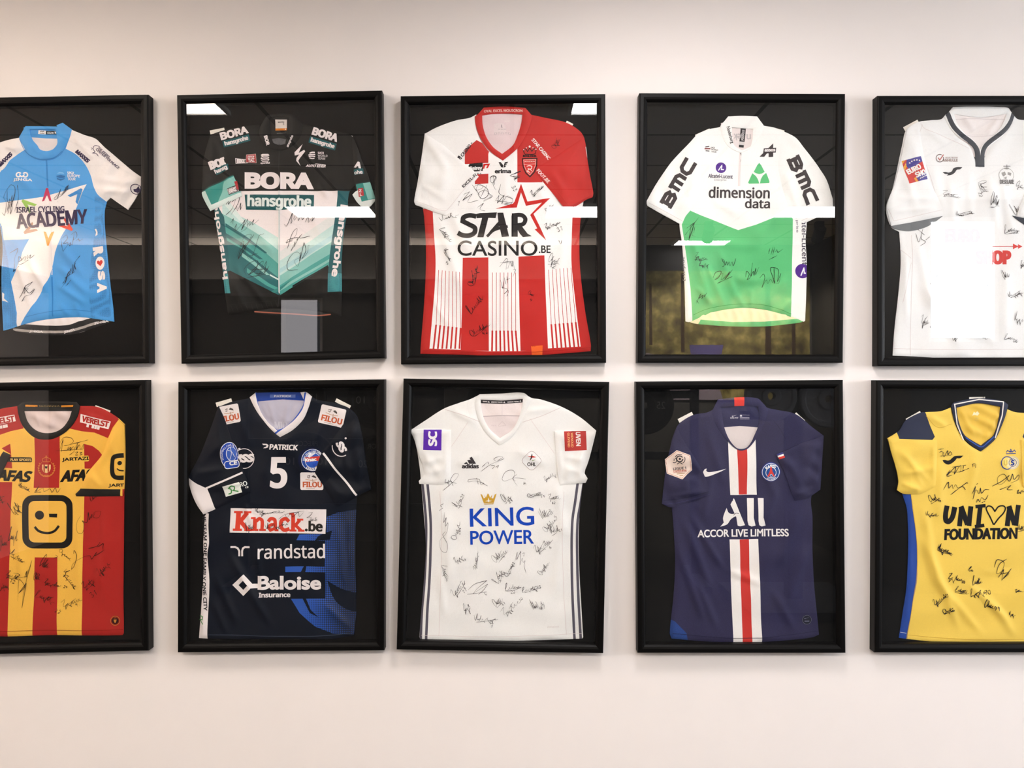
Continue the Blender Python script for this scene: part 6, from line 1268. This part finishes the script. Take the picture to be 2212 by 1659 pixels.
# ------------------------------------------------------------------ navy jersey with centre stripe (lower row, fourth)
def jersey_navy_stripe():
    N_, W_, R_ = '#2a2848', '#efe8e4', '#c22f28'
    J = Garment('football_jersey', 'heathered navy football jersey with a red and white centre stripe', 'jersey', 1360, 800, K)
    J.place(655, 1575)
    bk = J.panel('back_panel', [(515, 170), (640, 156), (740, 162), (785, 250), (745, 400), (650, 470), (580, 430), (510, 300)], '#2a2a4d', base=8.6, th=1.2, wr=(.5, 150, 3), kind='heather',
                 regions=[(('#d5cbc9', 'knit'), [(480, 335), (545, 330), (640, 322), (742, 330), (800, 335), (800, 500), (480, 500)])])
    bk.pr('neck_label', [text('DRI-FIT', 607, 275, 48, 7, 0, 'N', .15, c='#d9d5dc'), poly('#d9d5dc', tf([(-14, 0), (-16, 4), (-12, 6), (16, -6), (-8, 2)], 608, 262)), poly('#d9d5dc', rect(646, 262, 12, 10)), line('#b9b5c4', [(656, 258), (695, 259)], 2, sm=False), line('#b9b5c4', [(640, 273), (695, 274)], 3, sm=False), line('#b9b5c4', [(640, 281), (695, 281)], 3, sm=False)])
    B = J.panel('front_panel', [(515, 168), (495, 215), (455, 242), (370, 258), (300, 298), (272, 332), (240, 430), (225, 600), (246, 800), (258, 950), (265, 1120), (256, 1300), (234, 1520), (244, 1552), (400, 1566), (600, 1576), (770, 1572), (950, 1559), (1060, 1545), (1097, 1530), (1090, 1450), (1070, 1250), (1060, 1050), (1060, 850), (1052, 740), (1100, 560), (1122, 376),
         (1060, 330), (960, 252), (850, 228), (790, 212), (740, 162), (760, 250), (742, 330), (712, 400), (680, 450), (645, 458), (612, 448), (572, 400), (545, 330), (530, 250)], N_, base=9.8, th=2.8, wr=(.6, 260, 31), corner=45, kind='heather', rk='knit',
        regions=[(W_, [(570, 395), (582, 720), (737, 720), (729, 395)]), (R_, [(622, 430), (680, 430), (680, 718), (631, 718)]), (W_, [(579, 978), (745, 975), (752, 1200), (768, 1600), (602, 1600), (588, 1300)]), (R_, [(636, 978), (690, 976), (698, 1250), (713, 1600), (656, 1600), (645, 1300)]),
                 (('#23407f', 'heather'), [(200, 1430), (262, 1450), (330, 1520), (345, 1600), (200, 1600)])],
        folds=[(300, 820, 480, 1300, 26, 2.2), (330, 800, 560, 1180, 22, 1.8), (270, 1000, 440, 1480, 24, 2.0), (1000, 790, 840, 1160, 28, 2.0), (1040, 980, 900, 1400, 30, 1.8), (480, 560, 420, 900, 24, 1.4), (860, 660, 780, 900, 24, 1.4), (560, 1150, 780, 1240, 22, 1.4), (440, 300, 560, 700, 28, 1.5), (760, 480, 850, 760, 26, 1.4), (380, 1200, 520, 1520, 22, 1.6), (820, 1250, 960, 1520, 24, 1.4)])
    tab(J, 326, 272, 92, 24, -27); tab(J, 985, 275, 70, 22, 42)
    Cc = J.panel('collar', [(512, 168), (478, 245), (492, 292), (540, 378), (572, 412), (612, 450), (645, 464), (684, 452), (722, 410), (760, 345), (796, 262), (802, 225), (770, 188), (740, 162), (640, 155)], '#2d2b4d', base=12.6, th=2.4, skirt=3, edge=9, wr=(.25, 160, 2), corner=45, kind='heather',
        holes=[[(530, 212), (640, 206), (742, 208), (752, 262), (742, 330), (712, 402), (680, 446), (645, 455), (614, 445), (576, 398), (548, 330), (536, 262)]],
        regions=[(('#dd3a34', 'knit'), [(604, 140), (664, 140), (662, 215), (606, 215)])])
    B.pr('seam', [line('#1e1c38', [(830, 290), (870, 340), (905, 400)], 2)])
    L = J.panel('sleeve', [(274, 330), (240, 430), (212, 560), (195, 690), (187, 772), (240, 792), (320, 768), (400, 745), (466, 722), (455, 670), (420, 580), (380, 510), (340, 450), (300, 385)], '#282645', base=14.6, th=2.8, skirt=3.4, wr=(.9, 150, 33), corner=40, kind='heather',
        folds=[(290, 400, 330, 720, 24, 1.2), (200, 740, 440, 690, 14, 1.4), (230, 620, 420, 640, 20, 1.2)])
    L.pr('sleeve_hem', [line('#1b1936', [(195, 752), (300, 740), (456, 700)], 3), line('#35335a', [(200, 775), (300, 760), (460, 716)], 3)])
    hexa = [(270, 460), (348, 489), (361, 576), (301, 628), (214, 596), (203, 514)]
    dk = '#2d2b30'
    L.pr('league_badge', [poly('#e6d3c6', hexa), line('#b0654f', tf([(x - 282, y - 544) for x, y in hexa], 282, 544, 0, .93), 2, sm=False, closed=True, l=1), line(dk, arc(286, 510, 17, 0, 330, 16), 6, l=1, closed=False), poly(dk, circle(287, 510, 6, 12), l=1), line(dk, arc(256, 520, 14, -80, 120, 10), 4, l=1), line(dk, arc(288, 548, 15, 200, 340, 8), 4, l=1), line(dk, arc(286, 510, 26, 200, 300, 8), 4, l=1), line(dk, arc(290, 512, 26, -30, 60, 8), 4, l=1), line(dk, arc(252, 517, 5, -90, 90, 6), 3, l=1),
                          text('LIGUE 1', 288, 566, 74, 15, -6, 'N', .14, c=dk, l=1), text('Conforama', 290, 579, 74, 13, -6, 'N', .1, c='#b64a33', l=1), line('#b0654f', [(250, 592), (330, 586)], 2, sm=False, l=1), line('#a98a5e', [(272, 599), (318, 594)], 4, sm=False, l=1), line('#a98a5e', [(287, 609), (308, 606)], 4, sm=False, l=1)], label='white hexagonal sleeve badge')
    R = J.panel('sleeve', [(1122, 377), (1116, 470), (1108, 600), (1102, 690), (1030, 735), (955, 752), (930, 690), (900, 605), (868, 535), (846, 490), (900, 465), (985, 425), (1060, 400)], '#2c2a48', base=14.6, th=2.8, skirt=3.4, wr=(1.1, 150, 37), corner=40, kind='heather',
        folds=[(1080, 420, 960, 690, 30, 1.4), (1000, 560, 1090, 640, 22, 1.3), (900, 500, 1000, 700, 20, 1.1), (950, 720, 1090, 670, 14, 1.2)])
    R.pr('flag_tag', [poly('#3a3c78', [(849, 484), (884, 472), (887, 482), (853, 494)]), poly('#f0e8e4', [(853, 494), (887, 482), (890, 491), (857, 503)]), poly('#cf3a30', [(857, 503), (890, 491), (896, 502), (863, 514)])], label='small blue white and red sleeve tag')
    B.pr('maker_logo', [poly('#efe8e6', [(436, 570), (446, 568), (443, 580), (452, 588), (480, 586), (560, 569), (490, 600), (448, 614), (430, 612), (422, 600), (427, 584)], sm=True)])
    bb = '#1f4a8c'
    P = [poly('#2b3f8f', circle(816, 586, 55)), poly('#e9edf2', circle(816, 587, 51), l=1), poly(bb, circle(816, 587, 48), l=2), poly('#e9edf2', circle(816, 590, 32), l=3), poly(bb, circle(816, 590, 29), l=4),
         poly('#c8372f', [(812, 556), (820, 556), (824, 582), (840, 614), (828, 612), (822, 602), (810, 602), (804, 612), (792, 614), (808, 582)], l=5), poly(bb, circle(816, 607, 9), l=6), line('#e9edf2', circle(816, 607, 7, 12), 1.5, l=7, closed=True),
         text('PARIS', 814, 553, 66, 17, -8, 'N', .2, c='#e9edf2', l=4, arcr=46), text('SAINT-GERMAIN', 818, 629, 58, 8, -4, 'N', .1, c='#d5dbe6', l=4, arcr=-40)]
    B.pr('club_badge', P, label='round blue badge with a red tower')
    wv = '#efe9e6'
    B.pr('chest_print', [poly(wv, [(601, 738), (608, 752), (668, 895), (640, 902), (626, 898), (618, 850), (582, 775)], sm=False), poly(wv, [(560, 795), (572, 822), (590, 830), (615, 828), (636, 838), (610, 845), (585, 862), (565, 890), (525, 904), (545, 880), (540, 855), (548, 825)], sm=True), line(dk, [(600, 838), (615, 826), (632, 828)], 3, l=1),
                          poly(wv, [(680, 739), (719, 739), (717, 850), (728, 897), (706, 903), (688, 895), (682, 870)], sm=False), poly(wv, [(742, 738), (774, 738), (773, 850), (787, 897), (765, 903), (750, 895), (745, 870)], sm=False),
                          text('ACCOR LIVE LIMITLESS', 655, 940, 526, 44, -.6, 'B', .09, c=wv)], label='white chest lettering')
    B.pr('hem_badge', [poly('#23242f', circle(1026, 1442, 29)), line('#77788a', circle(1026, 1442, 26), 1.5, l=1, closed=True), poly('#77788a', tf([(-14, 0), (-16, 4), (-12, 6), (16, -6), (-8, 2)], 1026, 1432), l=1), line('#77788a', [(1012, 1450), (1040, 1450)], 4, sm=False, l=1)], label='small dark round hem badge')
    B.pr('hem_stitching', [line('#1e1c38', [(248, 1520), (400, 1535), (600, 1548), (780, 1545), (1092, 1508)], 2.5)])
jersey_navy_stripe()
# ------------------------------------------------------------------ yellow jersey with navy collar (lower row, fifth)
def jersey_yellow():
    Y_, NV, BL = '#efc957', '#1f2640', '#1d4499'
    INK2 = '#131213'
    J = Garment('football_jersey', 'yellow football jersey with navy collar, blue side strip and black chest lettering', 'jersey', 1870, 800, K)
    J.place(655, 1578)
    AX = 655
    bk = J.panel('back_panel', [(512, 192), (655, 166), (800, 185), (805, 250), (740, 380), (668, 450), (580, 390), (510, 270)], '#e6bd46', base=8.6, th=1.2, wr=(.8, 110, 3), folds=[(540, 210, 640, 400, 14, 1.0), (780, 220, 690, 410, 14, 1.0)])
    bk.pr('size_print', [poly('#efe3b8', [(618, 262), (630, 240), (640, 246), (650, 236), (662, 250), (650, 262), (632, 258)]), text('XL', 645, 276, 18, 10, 0, 'N', .1, c='#cfb76a'), text('100% poly', 645, 292, 24, 5, 0, 'N', .1, c='#cfb76a')])
    left = [(668, 470), (600, 428), (550, 370), (512, 285), (496, 215), (440, 236), (345, 242), (322, 244), (236, 290), (196, 350), (128, 394), (160, 480), (195, 620), (216, 716), (240, 790), (247, 860), (250, 1000), (240, 1250), (215, 1420), (196, 1548), (236, 1554), (400, 1570)]
    B = J.panel('front_panel', left + [(600, 1580)] + [(2 * AX - x, y + 6) for x, y in left[::-1]][:-1], Y_, base=9.8, th=2.7, wr=(.6, 280, 61), corner=45,
        regions=[(BL, [(150, 700), (262, 712), (272, 800), (292, 940), (301, 1100), (298, 1200), (272, 1350), (238, 1580), (150, 1580)], True), (NV, [(322, 225), (345, 236), (372, 310), (401, 384), (380, 410), (200, 410), (180, 350), (236, 285)]),
                 (NV, mirror([(322, 225), (345, 236), (372, 310), (401, 384), (380, 410), (200, 410), (180, 350), (236, 285)], AX)), (BL, mirror([(150, 700), (262, 712), (292, 940), (301, 1100), (298, 1200), (272, 1350), (238, 1580), (150, 1580)], AX))],
        folds=[(330, 760, 420, 1300, 26, 1.8), (300, 900, 560, 1540, 24, 1.8), (440, 500, 420, 900, 26, 1.2), (360, 1150, 700, 1560, 22, 1.4), (560, 1200, 860, 1480, 20, 1.4), (700, 1300, 880, 1560, 22, 1.2), (640, 470, 600, 760, 24, 1.2), (760, 470, 880, 700, 26, 1.1), (360, 260, 480, 330, 18, 1.2), (220, 800, 270, 1200, 12, 1.3), (250, 1060, 230, 1450, 12, 1.2), (640, 1160, 900, 1175, 20, .6)])
    B.pr('seam', [line('#c99e36', [(350, 262), (420, 330), (500, 310)], 2), line('#c99e36', [(262, 714), (292, 940), (301, 1130), (270, 1350), (238, 1555)], 2.5)])
    B.pr('hem_stitching', [line('#c99e36', [(240, 1530), (400, 1545), (640, 1556), (915, 1556)], 2.4), line('#e8e4e8', [(202, 1515), (238, 1520)], 2, sm=False)])
    tab(J, 281, 265, 94, 16, -29); tab(J, 650, 160, 92, 12, -1)
    Cc = J.panel('collar', [(497, 206), (512, 186), (655, 162), (795, 178), (826, 200), (812, 255), (790, 315), (752, 395), (710, 436), (668, 468), (610, 430), (556, 372), (516, 290)], NV, base=12.6, th=2.4, skirt=3, edge=7, wr=(.2, 200, 2), corner=45,
        holes=[[(526, 216), (655, 190), (782, 210), (776, 262), (745, 372), (706, 406), (668, 434), (625, 410), (572, 372), (538, 290)]])
    Cc.pr('collar_piping', [line('#ece6e0', [(565, 404), (528, 310), (513, 196), (655, 168), (796, 182), (788, 260), (748, 392)], 6.5, sm=False)], label='white collar piping')
    Cc.pr('collar_trim', [line('#2f55b0', [(578, 388), (620, 418), (668, 442), (708, 414), (742, 382)], 5, sm=True)])
    SL = [(128, 394), (200, 396), (300, 400), (413, 403), (411, 500), (408, 600), (402, 672), (320, 712), (260, 716), (214, 712), (182, 692), (190, 640), (172, 550), (150, 480)]
    L = J.panel('sleeve', SL, Y_, base=14.6, th=2.8, skirt=3.4, wr=(1.0, 140, 63), corner=40, folds=[(180, 450, 380, 660, 18, 1.4), (200, 600, 400, 560, 16, 1.1), (190, 650, 320, 690, 14, 1.4), (250, 520, 330, 680, 16, 1.2), (388, 410, 386, 640, 10, .8)])
    J.panel('sleeve', mirror(SL, AX + 1), Y_, base=14.6, th=2.8, skirt=3.4, wr=(1.0, 140, 67), corner=40)
    B.pr('maker_logo', [poly(INK2, [(446, 520), (462, 518), (476, 522), (490, 518), (510, 500), (522, 495), (567, 493), (548, 508), (530, 508), (515, 526), (495, 540), (478, 545), (458, 536)], sm=True)])
    B.pr('club_badge', [line('#27408f', circle(817, 535, 36), 5, closed=True), poly('#efd36c', circle(817, 535, 32)), line('#d8d4c8', circle(850, 534, 36), 4, closed=True), poly('#e9dfb8', circle(850, 534, 32)), line('#27408f', arc(850, 534, 22, 0, 359, 20), 3, l=1), text('S', 850, 534, 22, 32, 0, 'N', .2, c='#27408f', l=2), text('U', 806, 534, 22, 30, 0, 'N', .1, c='#cfae4c', l=1),
                        line('#27408f', [(812, 482), (868, 480)], 4, sm=False), line('#27408f', [(814, 474), (822, 462), (832, 472), (840, 456), (850, 472), (860, 460), (868, 472)], 4, sm=False), poly('#27408f', circle(840, 470, 5), l=1)], label='linked rings crest under a crown')
    it = []
    def st(pts, w=30): it.append(line(INK2, pts, w))
    st([(470, 782), (462, 830), (466, 868), (482, 874), (502, 850), (516, 790)], 30); st([(545, 902), (556, 790)], 28); st([(552, 786), (592, 892)], 30); st([(600, 900), (610, 786)], 28)
    st([(636, 788), (694, 782)], 20); st([(664, 786), (654, 898)], 26); st([(634, 904), (688, 896)], 20)
    st([(741, 893), (722, 850), (705, 818), (698, 796), (710, 784), (730, 790), (748, 815), (768, 788), (795, 783), (808, 796), (798, 824), (770, 855), (742, 893)], 8)
    st([(818, 900), (834, 788)], 28); st([(828, 784), (862, 892)], 30); st([(868, 898), (884, 778)], 27)
    B.pr('chest_print', it, label='black hand drawn lettering with a heart')
    B.pr('chest_print', [text('FOUNDATION', 667, 945, 422, 66, -1.2, 'B', .17, c=INK2, sh=.08)])
    signs(B, 500, [
        [[(418, 458), (452, 452)], [(425, 478), (440, 468), (450, 480)], [(440, 500), (452, 472), (455, 500), (475, 465), (478, 488), (490, 470), (500, 488), (430, 496)]],
        [[(465, 606), (490, 575), (470, 608), (520, 560), (512, 600), (548, 550), (545, 585), (480, 590), (470, 612), (500, 605)], [(500, 560), (580, 548)], [(566, 548), (562, 580)], [(540, 590), (596, 566)], [(616, 560), (616, 542), (632, 542), (630, 562)], [(616, 552), (632, 550)]],
        [[(446, 690), (478, 646), (480, 680), (500, 662), (505, 684), (520, 660), (535, 680), (590, 645)], [(490, 720), (560, 672), (578, 690)], [(580, 648), (590, 655)]],
        [[(612, 715), (635, 670), (620, 745), (640, 690), (655, 712), (665, 680), (670, 710), (690, 690), (715, 690)], [(640, 660), (650, 652)], [(640, 765), (650, 745), (660, 760), (670, 735), (690, 748), (708, 720)], [(672, 765), (690, 755)]],
        [[(732, 670), (790, 640), (830, 605), (800, 650), (770, 660), (765, 620), (800, 600), (830, 640), (850, 600), (858, 630), (888, 605), (885, 630), (840, 650)], [(775, 690), (840, 665), (820, 688), (850, 690)]],
        (395, 740, 60, 56, -20, 4, '5.', 415, 745, 18), (382, 832, 78, 36, 6, 6), (460, 1045, 95, 50, 18, 7), (458, 1042, 95, 56, 25, 8), [[(745, 1140), (760, 1095), (800, 1110), (790, 1160), (760, 1175), (775, 1120), (815, 1090)], [(770, 1200), (800, 1150), (790, 1215), (845, 1145)], [(780, 1180), (830, 1170), (800, 1205)]],
        (525, 1205, 100, 56, 10, 6, '30', 555, 1215, 14), (650, 1215, 60, 60, 0, 6), (560, 1275, 80, 40, 16, 6), (650, 1285, 90, 60, -10, 7, '70', 685, 1275, 24), (430, 1325, 90, 50, -40, 6, '14', 440, 1300, 18), (480, 1390, 66, 40, -20, 4), (715, 1350, 56, 50, 10, 4, '99', 735, 1360, 24), (848, 1412, 40, 40, 10, 4), (885, 1275, 50, 20, 0, 4), (905, 910, 60, 40, 0, 4), (900, 700, 50, 24, -10, 4), (610, 1150, 30, 30, 20, 2)], lw=3.6, c='#1d1b1c')
jersey_yellow()
